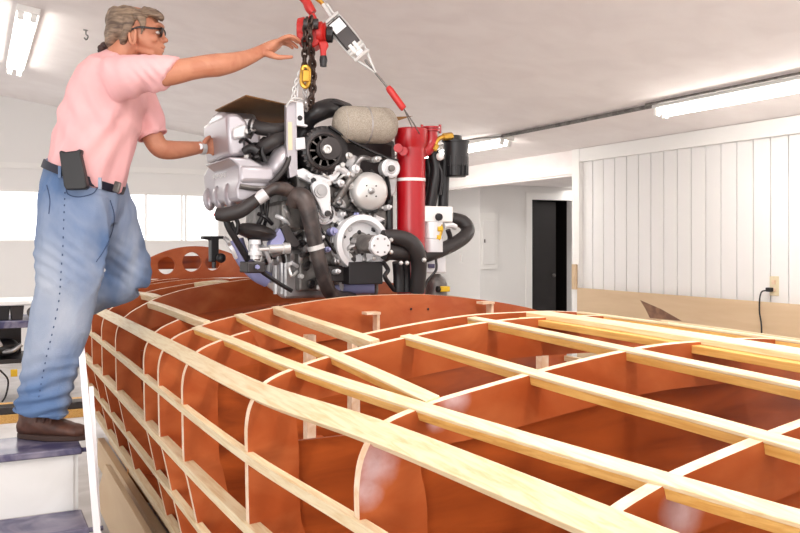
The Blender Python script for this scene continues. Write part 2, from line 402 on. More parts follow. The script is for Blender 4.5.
# plywood with pale dried epoxy smears near the shoulders of the two nearest frames
def epoxy_ply():
    m = M['maho2'].copy(); m.name = 'mahogany_with_epoxy'; nt = m.node_tree; b = nt.nodes['Principled BSDF']
    src = b.inputs['Base Color'].links[0].from_socket; tc = nt.nodes.new('ShaderNodeTexCoord')
    nz = nt.nodes.new('ShaderNodeTexNoise'); nz.inputs['Scale'].default_value = 22; nz.inputs['Detail'].default_value = 6; nt.links.new(tc.outputs['Object'], nz.inputs['Vector'])
    tot = None
    for c, r in ((PY(374, 462, 1.41), .075), (PY(366, 492, 1.41), .05), (PY(455, 398, 1.41), .05), (PY(438, 420, 1.41), .035), (PY(682, 512, .85), .055)):
        d = nt.nodes.new('ShaderNodeVectorMath'); d.operation = 'DISTANCE'; nt.links.new(tc.outputs['Object'], d.inputs[0]); d.inputs[1].default_value = c
        mr = nt.nodes.new('ShaderNodeMapRange'); mr.inputs[1].default_value = r; mr.inputs[2].default_value = r*.15; nt.links.new(d.outputs['Value'], mr.inputs[0])
        if tot is None: tot = mr.outputs[0]
        else:
            ad = nt.nodes.new('ShaderNodeMath'); ad.operation = 'MAXIMUM'; nt.links.new(tot, ad.inputs[0]); nt.links.new(mr.outputs[0], ad.inputs[1]); tot = ad.outputs[0]
    mu = nt.nodes.new('ShaderNodeMath'); mu.operation = 'MULTIPLY'; nt.links.new(tot, mu.inputs[0]); nt.links.new(nz.outputs[0], mu.inputs[1])
    mx = nt.nodes.new('ShaderNodeMapRange'); mx.inputs[1].default_value = .12; mx.inputs[2].default_value = .6; mx.inputs[4].default_value = .85; nt.links.new(mu.outputs[0], mx.inputs[0])
    mi = nt.nodes.new('ShaderNodeMix'); mi.data_type = 'RGBA'; nt.links.new(mx.outputs[0], mi.inputs['Factor']); nt.links.new(src, mi.inputs[6]); mi.inputs[7].default_value = s2l((222, 196, 198))
    nt.links.new(mi.outputs[2], b.inputs['Base Color'])
    return m
M['maho3'] = epoxy_ply()
boat = thing('boat_hull', 'unfinished wooden boat framework of mahogany frames and pale battens', 'boat', (CX, 3, .2))
def frame(Y, dk=.11, sd=.10, t=.03, bt=.12, umin=0.0, web=True, webtop=0.0, name='frame', mt=None, ucut=12):
    """ring frame at Y; umin>0: open across the deck"""
    N = 60
    m = MB()
    for side in ((-1, 1) if umin > 0 else (0,)):
        path = []
        if side == 0:
            for i in range(-N, N+1): path.append((12*abs(i)/N, -1 if i < 0 else 1))
        else:
            for i in range(N+1): path.append((umin+(12-umin)*i/N, side))
        out, inn = [], []
        for u, s in path:
            w_ = dk if u < 4 else (dk+(sd-dk)*(min(u, 8)-4)/4)
            po, _, _ = hull(Y, u, s); pi_ = inner(Y, u, s, w_)
            out.append(po); inn.append(pi_)
        # V bottom
        if side == 0: pass
        for arr, off in ((out, 0), (inn, bt)):
            pass
        o0 = [m.bm.verts.new(p) for p in out]; i0 = [m.bm.verts.new(p) for p in inn]
        o1 = [m.bm.verts.new(p+Vector((0, t, 0))) for p in out]; i1 = [m.bm.verts.new(p+Vector((0, t, 0))) for p in inn]
        for k in range(len(out)-1):
            m.mi = 0
            m.face([o0[k], o0[k+1], i0[k+1], i0[k]]); m.face([o1[k], i1[k], i1[k+1], o1[k+1]]); m.face([i0[k], i0[k+1], i1[k+1], i1[k]])
            m.mi = 1; m.face([o0[k], o1[k], o1[k+1], o0[k+1]])
        m.mi = 1
        for k in ((0, -1) if side else (0, -1)): m.face([o0[k], i0[k], i1[k], o1[k]])
        m.mi = 0
    # floor timber (V)
    kz = CAMZ+KEEL
    for s in (-1, 1):
        c, _, _ = hull(Y, 12, s)
        c = c+Vector((-s*.004, .004, .006)); m.prism([c, (CX, Y+.004, kz+.006), (CX, Y+.004, kz+bt), c+Vector((-s*.02, 0, bt*.9))], (0, t-.008, 0))
    ob = m.build(name, [mt or M['maho2'], M['edge']], boat, smooth=False)
    if web:
        m = MB(); pts = []
        yy = Y+t*.6
        full = [hull(Y, 12*i/40, -1, .02)[0] for i in range(40, -1, -1)]+[hull(Y, 12*i/40, 1, .02)[0] for i in range(1, 41)]
        poly = []
        for p in full:
            q = p.copy(); q.y = yy
            if webtop: q.z = min(q.z, CAMZ-webtop)
            poly.append(q)
        ctr = m.bm.verts.new((CX, yy, kz+.02)); c2 = m.bm.verts.new((CX, yy+.012, kz+.02))
        va = [m.bm.verts.new(p) for p in poly]; vb = [m.bm.verts.new(p+Vector((0, .012, 0))) for p in poly]
        for k in range(len(poly)-1):
            m.face([va[k], va[k+1], ctr]); m.face([vb[k], c2, vb[k+1]]); m.face([va[k], vb[k], vb[k+1], va[k+1]])
        m.build('bulkhead_web', M['maho'], boat, smooth=False)
    return ob
frame(.30, name='transom')
frame(.85, dk=.095, sd=.13, t=.024, mt=M['maho3'])
frame(1.41, dk=.10, sd=.14, t=.024, mt=M['maho3'])
frame(2.0, dk=.11, sd=.13, t=.027, webtop=.50)
frame(2.7, dk=.12, sd=.11, umin=3.05, web=False)
frame(3.1, dk=.16, sd=.11, t=.03, name='bulkhead')
frame(3.4, dk=.10, sd=.11, umin=3.9, web=False)
frame(4.15, dk=.135, sd=.11, webtop=.52)
for y in (4.65, 5.1, 5.7): frame(y, dk=.08, sd=.10, umin=3.2, web=False)
frame(6.45, dk=.12, sd=.10); frame(6.9)
# short deck beam behind the third frame
def deck_beam(Y, xa, xb, dk=.05, t=.03, mt=None):
    m = MB(); ua, ub = [], []
    n = 24; o, i_ = [], []
    for k in range(n+1):
        X = xa+(xb-xa)*k/n; s = -1 if X < CX else 1
        u = u_for_x(Y, X); o.append(hull(Y, u, s)[0]); i_.append(inner(Y, u, s, dk))
    a = [m.bm.verts.new(p) for p in o]; b = [m.bm.verts.new(p) for p in i_]; c = [m.bm.verts.new(p+Vector((0, t, 0))) for p in o]; d = [m.bm.verts.new(p+Vector((0, t, 0))) for p in i_]
    for k in range(n):
        m.mi = 0; m.face([a[k], a[k+1], b[k+1], b[k]]); m.face([c[k], d[k], d[k+1], c[k+1]]); m.face([b[k], b[k+1], d[k+1], d[k]])
        m.mi = 1; m.face([a[k], c[k], c[k+1], a[k+1]])
    return m.build('deck_beam', [mt or M['maho2'], M['edge']], boat, smooth=False)
deck_beam(2.17, .96, 2.04)
deck_beam(4.75, .80, 2.2, .05)
deck_beam(5.9, .9, 2.1, .05)
def batten(tab, wd, th, name='batten', mt=None, y0=None, y1=None, raise_=.004, side=None, byu=False, inset=0):
    """tab: (Y, X) for deck battens or (Y, u) when byu"""
    ys = [a for a, _ in tab]; y0 = y0 or ys[0]; y1 = y1 or ys[-1]
    n = max(2, int((y1-y0)/.08)); m = MB(); prev = None
    for k in range(n+1):
        Y = y0+(y1-y0)*k/n; v = interp(tab, Y)
        if byu: u = v; s = side
        else: s = -1 if v < CX else 1; u = u_for_x(Y, v)
        p, tg, nm = hull(Y, u, s)
        p = p+nm*raise_-nm*inset
        r = [m.bm.verts.new(q) for q in (p-tg*wd/2, p+tg*wd/2, p+tg*wd/2-nm*th, p-tg*wd/2-nm*th)]
        if prev: m.bridge(prev, r)
        else: m.face(r[::-1])
        prev = r
    m.face(prev)
    return m.build(name, mt or M['fir'], boat, smooth=False, bevel=.0015)
mir = lambda tab: [(y, 2*CX-x) for y, x in tab]
tA = [(.3, 5.1), (.85, 5.1), (1.41, 5.25), (2.0, 5.5), (3.1, 5.5), (5.0, 5.75), (7.0, 5.8)]
for sd in (-1, 1):
    batten(tA, .047, .020, 'sheer_batten', side=sd, byu=True, raise_=.008)
    batten([(.3, 8.02), (7.0, 8.02)], .024, .022, 'side_batten', side=sd, byu=True, raise_=.008)
    batten([(.3, 9.1), (2, 9.0), (3.1, 9.08), (7.0, 9.1)], .028, .036, 'side_batten', side=sd, byu=True, raise_=.008)
    batten([(.3, 10.95), (7.0, 10.95)], .026, .024, 'side_batten', side=sd, byu=True, raise_=.008)
    batten([(.3, 11.85), (7.0, 11.85)], .045, .03, 'chine_batten', side=sd, byu=True, raise_=.01)
tB = [(.3, .93), (.85, .834), (1.41, .757), (2.0, .724), (2.7, .731), (3.12, .727)]
tC = [(1.43, .790), (2.0, .822), (2.7, .863), (3.12, .887)]
tC0 = [(2.05, .955), (2.7, 1.005), (3.12, 1.032)]
tC1 = [(.3, 1.03), (.85, 1.025), (1.41, 1.016), (2.03, 1.036)]
tD = [(.3, 1.25), (1.41, 1.268), (2.12, 1.30)]
tK = [(3.134, .773), (4.148, .745)]
for f in (lambda x: x, mir):
    left = f is not mir
    tb_ = tB if left else [(.3, .93), (.85, .834), (1.41, .757), (2.03, .724)]
    batten(f(tb_), .030, .007, 'deck_batten')
    if left:
        batten(tC, .033, .007, 'deck_batten'); batten(tC0, .030, .028, 'hatch_coaming')
    batten(f(tC1), .030, .007, 'deck_batten'); batten(f(tD), .029, .007, 'deck_batten')
    batten(f(tK), .026, .03, 'hatch_coaming'); batten(f([(4.185, .79), (6.9, .90)]), .04, .03, 'deck_batten')
    batten(f([(4.185, 1.12), (4.75, 1.12)]), .045, .03, 'deck_batten')
batten([(.3, 1.505), (2.1, 1.52)], .08, .014, 'king_plank', raise_=.008)
batten([(.3, 1.45), (2.1, 1.468)], .03, .018, 'king_plank', mt=M['fir2'], raise_=-.0065)
batten([(.3, 1.565), (2.1, 1.575)], .034, .018, 'king_plank', mt=M['fir2'], raise_=-.0065)
# golden lower halves of the deck battens: epoxy tint and bounced light painted in
for f in (lambda x: x, mir):
    for tb in ((tB, tC, tC1, tD) if f is not mir else (tB[:4], tC1, tD)): batten(f(tb), .028, .017, 'batten_warm_side', mt=M['fir2'], raise_=-.0032)
# bottom planking, keelson, engine stringers
m = MB()
for s in (-1, 1):
    prev = None
    for k in range(24):
        Y = .3+k*6.6/23; c, _, _ = hull(Y, 11.9, s, .03)
        r = [m.bm.verts.new(q) for q in (c, Vector((CX, Y, CAMZ+KEEL)), Vector((CX, Y, CAMZ+KEEL-.012)), c-Vector((0, 0, .012)))]
        if prev: m.bridge(prev, r)
        prev = r
m.build('bottom_planking', M['maho'], boat, smooth=False)
m = MB(); m.box((CX, 3.6, CAMZ+KEEL+.06), (.09, 6.6, .1)); m.build('keelson', M['fir2'], boat, smooth=False)
for s in (-1, 1):
    m = MB(); m.box((CX+s*.30, 3.4, CAMZ-.86), (.04, 5.6, .2)); m.build('engine_stringer', M['maho2'], boat, smooth=False)
# uprights seen through the opening and cleats on the bulkhead
for X in (1.0, 1.16, 1.95):
    m = MB(); m.box((X, 2.66, CAMZ-.62), (.03, .04, .62)); m.build('upright_post', M['edge'], boat, smooth=False)
for (px, py) in ((374, 322), (488, 311)):
    p = PY(px, py, 3.05)
    m = MB(); m.box(p+Vector((.012, .004, -.025)), (.012, .04, .11)); m.box(p+Vector((-.012, 0, .036)), (.06, .05, .01)); m.build('cleat', M['edge'], boat, smooth=False)
for px, py in ((411, 309), (428, 309)):
    p = PY(px, py, 3.098); m = MB(); m.cyl(p, p+Vector((0, -.003, 0)), .0045, n=10); m.build('bolt_hole', M['black'], boat)
# arched dashboard with gauge holes
DY = 6.1
def arch_z(X): return CAMZ-.03-.75*(X-1.42)**2-.15*abs(X-1.42)**3
def dashboard():
    m = MB(); bm = m.bm
    xs = [.96+i*(.92/30) for i in range(31)]; base = CAMZ-.26
    top = [Vector((x, DY, arch_z(x))) for x in xs]
    holes = [(PY(166.5, 265.5, DY), .062), (PY(192, 262, DY), .07), (PY(213, 262.5, DY), .058)]
    outer = [Vector((xs[0], DY, base))]+top+[Vector((xs[-1], DY, base))]
    bm2 = bmesh.new(); edges = []
    def loop(pts):
        vs = [bm2.verts.new(p) for p in pts]
        for i in range(len(vs)): edges.append(bm2.edges.new((vs[i], vs[(i+1) % len(vs)])))
    loop(outer)
    for c, r in holes:
        loop([c+Vector((r*math.cos(q*math.pi/14), 0, r*math.sin(q*math.pi/14))) for q in range(28)])
    bmesh.ops.triangle_fill(bm2, use_beauty=True, use_dissolve=False, edges=edges)
    ex = bmesh.ops.extrude_face_region(bm2, geom=bm2.faces[:])
    bmesh.ops.translate(bm2, verts=[v for v in ex['geom'] if isinstance(v, bmesh.types.BMVert)], vec=(0, .03, 0))
    m.bm.free(); m.bm = bm2
    return m.build('dashboard', M['maho2'], boat, smooth=False)
dashboard()
m = MB(); m.box((1.43, DY+.16, CAMZ-.150), (.56, .02, .095)); m.build('dashboard_backing', M['maho'], boat, smooth=False)

# ---------------- cradle under the boat ----------------
cr = thing('boat_cradle', 'pale wooden cradle of planks and plywood under the boat framework', 'cradle', (CX, 3, 0))
for Y in (1.3, 2.4, 3.6, 5.0):
    m = MB()
    for s in (-1, 1):
        xo = CX+s*.72
        m.prism([(xo, Y, 0), (CX+s*.1, Y, 0), (CX+s*.1, Y, CAMZ+KEEL-.03), (xo, Y, .34)], (0, .03, 0))
    m.build('support_panel', M['okume'], cr, smooth=False)
for s in (-1, 1):
    m = MB(); m.box((CX+s*.74, 3.2, .09), (.04, 5.6, .18)); m.build('side_plank', M['ply'], cr, smooth=False)
    m = MB(); m.box((CX+s*.70, 3.2, .24), (.03, 5.2, .10)); m.build('side_plank', M['ply'], cr, smooth=False)
# planks lying beside the hull near the steps
m = MB(); m.box((.62, 3.5, .2), (.03, 2.6, .20), Matrix.Rotation(.25, 3, 'Y')); tag(m.build('wood_plank', M['ply'], smooth=False), 'pale plank leaning on edge under the hull beside the white steps', 'plank')

# ---------------- steps with rail ----------------
sp = thing('wooden_steps', 'white wooden steps with worn navy treads under the man', 'steps', (-.1, 3.5, 0))
tr = [(3.45, 3.75, CAMZ-.7875), (3.23, 3.47, CAMZ-1.03), (3.02, 3.25, CAMZ-1.27)]
SX0, SX1 = -.75, .37
for k, (ya, yb, z) in enumerate(tr):
    m = MB(); m.box(((SX0+SX1)/2, (ya+yb)/2, z-.014), (SX1-SX0, yb-ya, .028)); m.build('tread', M['blue2'], sp, bevel=.006)
    zb = tr[k+1][2] if k < 2 else 0
    m = MB(); m.box(((SX0+SX1)/2-.012, ya+.03, (z-.03+zb)/2), (SX1-SX0-.035, .015, z-.03-zb)); m.build('riser', M['white'], sp, smooth=False)
m = MB()
for X in (SX0+.02, SX1-.03):
    m.prism([(X, 3.05, 0), (X, 3.76, 0), (X, 3.76, tr[0][2]-.03), (X, 3.48, tr[0][2]-.03), (X, 3.48, tr[1][2]-.03), (X, 3.26, tr[1][2]-.03), (X, 3.26, tr[2][2]-.03), (X, 3.05, tr[2][2]-.03)], (.018, 0, 0))
m.build('side_panel', M['white'], sp, smooth=False)
ra = P(79, 322, 3.42); rb = P(97, 533, 3.05); dr = (rb-ra); rc = rb+dr*((rb.z-.0)/(-dr.z))
m = MB(); m.tube([ra, rc], .017, 4, 0, upv=(1, 1, 0)); m.build('rail', M['rail'], sp, smooth=False)
ra = P(91, 387, 3.3); rb = P(99, 533, 3.1); dr = (rb-ra); rc = rb+dr*((rb.z-.0)/(-dr.z))
m = MB(); m.tube([ra, rc], .012, 4, 0, upv=(1, 1, 0)); m.build('rail', M['rail'], sp, smooth=False)
for k in (0, 1):
    m = MB(); m.cyl((SX1-.01, tr[k][0]+.02, tr[k][2]-.015), (SX1+.05, tr[k][0]+.02, tr[k][2]-.015), .009, n=10); m.build('bolt', M['blue2'], sp)

# ---------------- workbench and clutter at far left ----------------
wbz = .80
t = thing('workbench', 'dark workbench with a navy edge against the back at far left', 'workbench', (-.3, 8.6, 0))
m = MB(); m.box((-.35, 8.7, wbz-.04), (2.1, .8, .06)); m.build('tabletop', M['blue2'], t, bevel=.004)
for X in (-1.3, .62):
    for Y in (8.4, 9.0): m = MB(); m.box((X, Y, (wbz-.07)/2), (.07, .07, wbz-.07)); m.build('leg', M['black'], t, smooth=False)
m = MB(); m.box((-.35, 8.75, .42), (1.9, .6, .03)); m.build('shelf', M['steeld'], t, smooth=False)
m = MB(); m.box((-.05, 8.9, .55), (.9, .04, .42)); m.build('back_panel', M['steeld'], t, smooth=False)
def at8(px, py, Y): return PY(px, py, Y)
p = at8(18, 306, 8.6)
m = MB(); m.box((p.x-.05, 8.6, wbz+.150), (.95, .45, .05)); tag(m.build('white_panel', M['white'], bevel=.012), 'white panel resting on bins on the far workbench', 'panel')
p = at8(5, 316, 8.55); 
for k, (px, c) in enumerate(((3, 'black'), (17, 'steeld'))):
    q = at8(px, 320, 8.5); m = MB()
    m.prism([(q.x-.045, 8.45, wbz-.01), (q.x+.045, 8.45, wbz-.01), (q.x+.058, 8.45, wbz+.12), (q.x-.058, 8.45, wbz+.12)], (0, .25, 0))
    tag(m.build('storage_bin', M[c], bevel=.005), 'black storage bin on the workbench, %s' % ('leftmost under the white panel' if k == 0 else 'in the middle under the white panel'), 'bin')
q = at8(31, 318, 8.5)
m = MB(); q.x += .02; m.cyl((q.x, 8.44, wbz+.045), (q.x, 8.6, wbz+.045), .052, n=20); m.cyl((q.x, 8.43, wbz+.045), (q.x, 8.46, wbz+.05), .03, n=16); tag(m.build('tape_roll', M['alu2']), 'grey round roll on the workbench beside the jeans leg', 'roll')
q = at8(3, 357, 8.5)
t = thing('power_tool', 'dark power tool with pale fittings on the workbench shelf', 'tool', (q.x, 8.5, .44))
m = MB(); m.ball((q.x+.02, 8.55, .53), .12, .1, .09); m.build('motor_housing', M['black'], t)
m = MB(); m.tube([(q.x-.02, 8.5, .5), (q.x+.08, 8.42, .52), (q.x+.15, 8.42, .57)], .022, 10); m.build('handle', M['alu'], t)
m = MB(); m.cyl((q.x-.02, 8.45, .56), (q.x-.06, 8.42, .64), .02); m.build('nozzle', M['steelw'], t)
q = at8(14, 373, 8.3)
m = MB(); m.box(q, (.055, .012, .065)); tag(m.build('yellow_tag', M['yellow'], bevel=.003), 'small yellow tag hanging below the workbench shelf', 'tag')
m = MB(); m.tube([at8(0, 370, 8.32), at8(8, 380, 8.32), at8(6, 395, 8.32), at8(2, 402, 8.32)], .008, 8); tag(m.build('extension_lead', M['black']), 'black cord looping below the workbench at far left', 'cord')
def lumber(px0, px1, py, Y, h, mt, label):
    a = at8(px0, py, Y); b = at8(px1, py, Y); m = MB(); m.box(((a.x+b.x)/2, Y, a.z), (b.x-a.x, .3, h)); return tag(m.build('lumber_board', mt, smooth=False, bevel=.003), label, 'board')
a_ = .03
def flatboard(x0, x1, y0, y1, z0, z1, mt, label, nm='lumber_board'):
    m = MB(); m.box(((x0+x1)/2, (y0+y1)/2, (z0+z1)/2), (x1-x0, y1-y0, z1-z0)); return tag(m.build(nm, mt, smooth=False, bevel=.003), label, 'board')
flatboard(-1.2, .95, 7.7, 7.9, 0, .07, M['fir2'], 'pale board on the floor in front of the workbench, lowest of the stack')
flatboard(-1.1, .85, 7.72, 7.88, .07, .13, M['steeld'], 'dark board lying on the pale floor board by the workbench')
flatboard(-.8, .9, 8.0, 8.14, 0, .10, M['fir2'], 'golden timber lying behind the board stack under the workbench')
# ---------------- the engine ----------------
EY = 3.40
def E(px, py, dy=0.0): return PY(px, py, EY+dy)
def sc(px, dy=0.0):
    a = (px-400)/F; return (EY+dy)/(ct-a*st)/F       # metres per pixel, vertical
FW = Vector((0, -1, 0))
eng = thing('marine_engine', 'large silver and black marine engine with pulleys hanging above the boat frame', 'engine', (1.45, 3.75, 1.25))
def disc(name, px, py, rpx, prof, mt, dy=0.0, n=40, parent=None):
    """prof: (forward distance m, radius fraction)"""
    c = E(px, py, dy); r = rpx*sc(px, dy); m = MB(); m.lathe(c, FW, [(a, b*r) for a, b in prof], n)
    return m.build(name, mt, parent or eng)
def hose(name, pts, r, mt='rubber', n=14, parent=None, flat=1):
    m = MB(); m.tube([E(*p) for p in pts], r, n, 6, flat=flat); return m.build(name, M[mt], parent or eng)
def plate(name, pts, th, mt, dy=0.0, bevel=.003, parent=None):
    m = MB(); m.prism([E(x, y, dy) for x, y in pts], (0, th, 0)); return m.build(name, M[mt], parent or eng, smooth=False, bevel=bevel)
def bolt(px, py, r=.008, mt='chrome', dy=0.0, parent=None, h=.012, name='bolt'):
    m = MB(); c = E(px, py, dy); m.lathe(c, FW, [(0, r), (h, r), (h+.002, r*.8)], 6); return m.build(name, M[mt], parent or eng, smooth=False)
def slab(name, px0, py0, px1, py1, y0, y1, mt, bevel=.008, parent=None):
    """box whose front face covers the pixel rectangle"""
    a = E(px0, py0, y0); b = E(px1, py1, y0); m = MB(); m.box(((a.x+b.x)/2, EY+(y0+y1)/2, (a.z+b.z)/2), (abs(b.x-a.x), y1-y0, abs(a.z-b.z)))
    return m.build(name, M[mt], parent or eng, smooth=False, bevel=bevel)
# ---- block
bl = slab('engine_block', 292, 178, 392, 262, .10, .70, 'alu2', .02)
for k in range(5):
    x = 292; m = MB(); y = EY+.16+k*.13; a = E(292, 225, .10); m.box((a.x-.012, y, a.z-.03), (.02, .03, .26)); m.build('block_rib', M['alu'], bl, smooth=False, bevel=.004)
# lower crankcase seen on the left flank (real flank plane)
FX = 1.20
def Fk(px, py): return PX(px, py, FX)
m = MB(); m.prism([Fk(262, 236), Fk(284, 232), Fk(284, 299), Fk(280, 298), Fk(262, 284)], (.42, 0, 0)); ck = m.build('crankcase', M['alu'], eng, smooth=False, bevel=.012)
for px in (266, 271, 276, 282):
    m = MB(); a = Fk(px, 262); b = Fk(px, 294 if px > 275 else 283); m.tube([a, b], .012, 8, 0); m.build('casting_rib', M['alu'], ck)
for k in range(8):
    px = 263+k*2.8; m = MB(); a = Fk(px, 256+(k % 3)*3); m.lathe(a, (-1, 0, 0), [(0, .014), (.02, .014), (.024, .008)], 8); m.build('bolt', M['chrome' if k % 2 else 'steeld'], ck)
m = MB(); m.prism([Fk(258, 251), Fk(285, 248), Fk(285, 255), Fk(258, 258)], (-.02, 0, 0)); m.build('pan_flange', M['alu2'], ck, smooth=False, bevel=.004)
# front timing cover
tc = plate('timing_cover', [(296, 170), (330, 166), (360, 172), (384, 186), (388, 222), (378, 262), (340, 268), (318, 262), (306, 236), (298, 205)], .09, 'alu2', .02, .012)
rnd = random.Random(3)
for k in range(70):
    px = rnd.uniform(299, 386); py = rnd.uniform(172, 264)
    bolt(px, py, rnd.choice((.007, .01, .013)), rnd.choice(('chrome', 'steeld', 'alu', 'black')), .015-rnd.random()*.02, tc, rnd.uniform(.01, .03))
for k in range(34):
    px = rnd.uniform(300, 375); py = rnd.uniform(176, 258); q = rnd.uniform(-1, 1)*14
    m = MB(); m.tube([E(px, py, .01), E(px+q, py+rnd.uniform(-12, 12), -.025), E(px+q*1.4, py+rnd.uniform(-14, 16), .02)], rnd.uniform(.006, .014), 8, 4)
    m.build('casting_web', M[rnd.choice(('alu', 'alu2', 'steeld', 'chrome'))], tc)
rnd = random.Random(21)
fc = slab('front_casting', 299, 236, 352, 290, .06, .16, 'alu2', .01)
for k in range(44):
    px = rnd.uniform(296, 352); py = rnd.uniform(224, 288); q = rnd.uniform(-7, 7)
    if k % 2: bolt(px, py, rnd.choice((.008, .011, .015)), rnd.choice(('chrome', 'steeld', 'alu', 'black', 'steelw')), .055-rnd.random()*.02, fc, rnd.uniform(.01, .03))
    else:
        m = MB(); m.tube([E(px, py, .06), E(px+q, py+rnd.uniform(-7, 7), .03), E(px+q*1.6, py+rnd.uniform(-9, 9), .06)], rnd.uniform(.006, .012), 8, 4); m.build('casting_web', M[rnd.choice(('alu', 'steeld', 'chrome', 'steelw'))], fc)
# ---- big silver cover on the left flank
CXX = .98
def Cv(px, py): return PX(px, py, CXX)
out = [(216.7, 111.7), (222, 112), (225, 119), (227, 129), (226.8, 144), (228.5, 155), (239.7, 165), (240, 181.5), (237, 189), (238, 199), (229, 202.6), (216, 206.5), (208.5, 202.5), (206, 198.6), (204, 188), (203, 175), (209.5, 163), (212, 152.6), (211.4, 146), (206.5, 141), (204.5, 137), (207.5, 130), (207.5, 121.5), (212, 115.6)]
cvr = MB(); cvr.prism([Cv(*p) for p in out], (.155, 0, 0)); cover = cvr.build('intake_cover', M['silver'], eng, smooth=True, bevel=.016)
m = MB(); m.prism([Cv(211.5, 149.2), Cv(227.5, 147.6), Cv(227.5, 148.6), Cv(211.5, 150.2)], (-.002, 0, 0)); m.build('cover_seam', M['steeld'], cover, smooth=False)
m = MB(); m.prism([Cv(210.6, 133), Cv(213, 131.5), Cv(213.4, 145), Cv(211, 146)], (-.003, 0, 0)); m.build('cover_slot', M['trim'], cover, smooth=False)
for k, (px, py) in enumerate(((208.5, 196), (218.5, 194), (229, 192))):
    a = Cv(px, py)
    m = MB(); R = Matrix.Rotation(math.radians(-22), 3, 'X'); m.ball(a+Vector((.004, 0, -.015)), .03, .034, .058, 16, R); m.build('intake_scoop', M['silver'], cover)
# embossed lettering, unreadable small white raised marks
for k, (px, w_) in enumerate(((214.2, 1.2), (216.2, 1.2), (218.2, 1.2), (221.0, 1.3), (223.2, 1.3), (225.2, 1.2))):
    a = Cv(px-w_/2, 177.4-k*.45); b = Cv(px+w_/2, 177.4-k*.45)
    m = MB()
    hh = .015
    m.box((CXX-.001, a.y, a.z), (.003, .003, hh)); 
    m.box((CXX-.001, (a.y+b.y)/2, a.z+hh/2), (.003, abs(b.y-a.y), .003))
    if k % 2: m.box((CXX-.001, (a.y+b.y)/2, a.z-hh/2), (.003, abs(b.y-a.y), .003)); m.box((CXX-.001, b.y, a.z), (.003, .003, hh))
    else: m.box((CXX-.001, (a.y+b.y)/2, a.z), (.003, abs(b.y-a.y), .003))
    m.build('raised_letter', M['trim'], cover, smooth=False)
# lower stepped front of the cover
ridge = [(228, 157), (250, 158), (263, 165), (265, 180), (272, 182), (262, 190), (254, 198), (240, 202), (237, 199), (236, 189), (239, 181), (239, 166)]
m = MB(); m.prism([PY(x, y, 3.43) for x, y in ridge], (0, .40, 0)); m.build('cover_front', M['silver'], cover, smooth=True, bevel=.014)
m = MB(); m.tube([PY(240, 186, 3.42), PY(252, 188, 3.42), PY(266, 188.5, 3.42)], .011, 8, 4); m.build('cover_groove', M['alu2'], cover)
m = MB(); m.prism([PY(x, y, 3.47) for x, y in ((226, 114), (238, 113), (247, 121), (249, 127), (246, 143), (246, 156), (230, 156), (227, 130))], (0, .4, 0)); m.build('cover_front', M['silver'], cover, smooth=True, bevel=.014)
m = MB(); m.prism([PY(x, y, 3.45) for x, y in ((233, 128), (243, 124), (247, 124), (246, 138), (236, 139), (233, 138))], (0, .1, 0)); m.build('cover_lug', M['steelw'], cover, smooth=True, bevel=.01)
# ---- dark mass of the top of the engine
m = MB(); a = E(250, 134, .35); b = E(380, 205, .35); m.box(((a.x+b.x)/2+.03, EY+.42, (a.z+b.z)/2+.02), (b.x-a.x-.05, .5, a.z-b.z-.05)); m.build('intake_manifold', M['steeld'], eng, smooth=False, bevel=.03)
for k in range(6):
    px = 255+k*7
    hose('runner_pipe', [(px, 168-k, .30), (px+4, 150, .22), (px+10, 140, .26)], .018, 'rubber')
rnd = random.Random(11)
for k in range(26):
    px = rnd.uniform(246, 292); py = rnd.uniform(128, 182); q = rnd.uniform(-9, 9)
    m = MB(); m.tube([E(px, py, .1), E(px+q, py+rnd.uniform(-5, 5), .04), E(px+q*1.8, py+rnd.uniform(-8, 8), .12)], rnd.uniform(.005, .012), 8, 4)
    m.build('fuel_line', M[rnd.choice(('black', 'alu', 'steeld', 'chrome', 'rubber'))], eng)
hose('coolant_hose', [(251, 125, .10), (262, 128.5, .06), (276, 130, .05), (290, 128.5, .12)], .030, 'rubber')
hose('hose_elbow', [(242, 125, .12), (248, 124, .10), (253, 126, .09)], .022, 'steelw')
hose('hose_clamp', [(251.5, 126, .092), (254, 126.5, .088)], .033, 'alu')
hose('coolant_hose', [(256, 151, .10), (264, 147, .04), (276, 140, .03), (290, 133, .10)], .030, 'rubber')
hose('coolant_hose', [(244, 152, .05), (251, 148, .03), (258, 152, .02)], .018, 'black')
m = MB(); m.ball(E(279, 161, .06), .045, .06, .085, 18, Matrix.Rotation(.5, 3, 'Y')); m.build('egr_canister', M['silver'], eng)
hose('coolant_pipe', [(291, 152, 0), (286, 166, -.01), (277, 178, -.01), (270, 184, 0)], .012, 'rubber')
hose('wire_loom', [(270, 128, .05), (268, 140, .02), (262, 150, .02), (266, 162, .02)], .009, 'black')
# ---- lifting bracket
br = plate('lifting_bracket', [(296.5, 101), (303.5, 99), (304.5, 124), (308, 125), (307.5, 127), (297, 125.5)], .02, 'steelw', -.03)
m = MB(); m.cyl(E(300, 118, -.036), E(300, 118, -.02), .011, n=14); m.build('bracket_hole', M['black'], br)
plate('bracket_arm', [(286.5, 104), (296, 101), (297, 125), (298, 175), (290, 178), (286.5, 145)], .03, 'silver', -.015, parent=br)
plate('paper_label', [(288, 122), (292, 122), (292.5, 150), (288.5, 150)], .002, 'almond', -.018, 0, parent=br)
plate('bracket_foot', [(296, 138), (305, 137), (306, 149), (296.5, 150)], .04, 'steelw', -.03, parent=br)
plate('bracket_base', [(297, 170), (304, 168), (312, 173), (319, 175), (328, 176), (335, 172), (339, 164), (344, 161), (346, 166), (341, 173), (336, 180), (326, 184), (313, 184), (307, 181), (298, 177)], .03, 'steelw', -.02, .005, parent=br)
bolt(309, 176, .013, 'steelw', -.035, br); bolt(342, 165, .012, 'chrome', -.035, br)
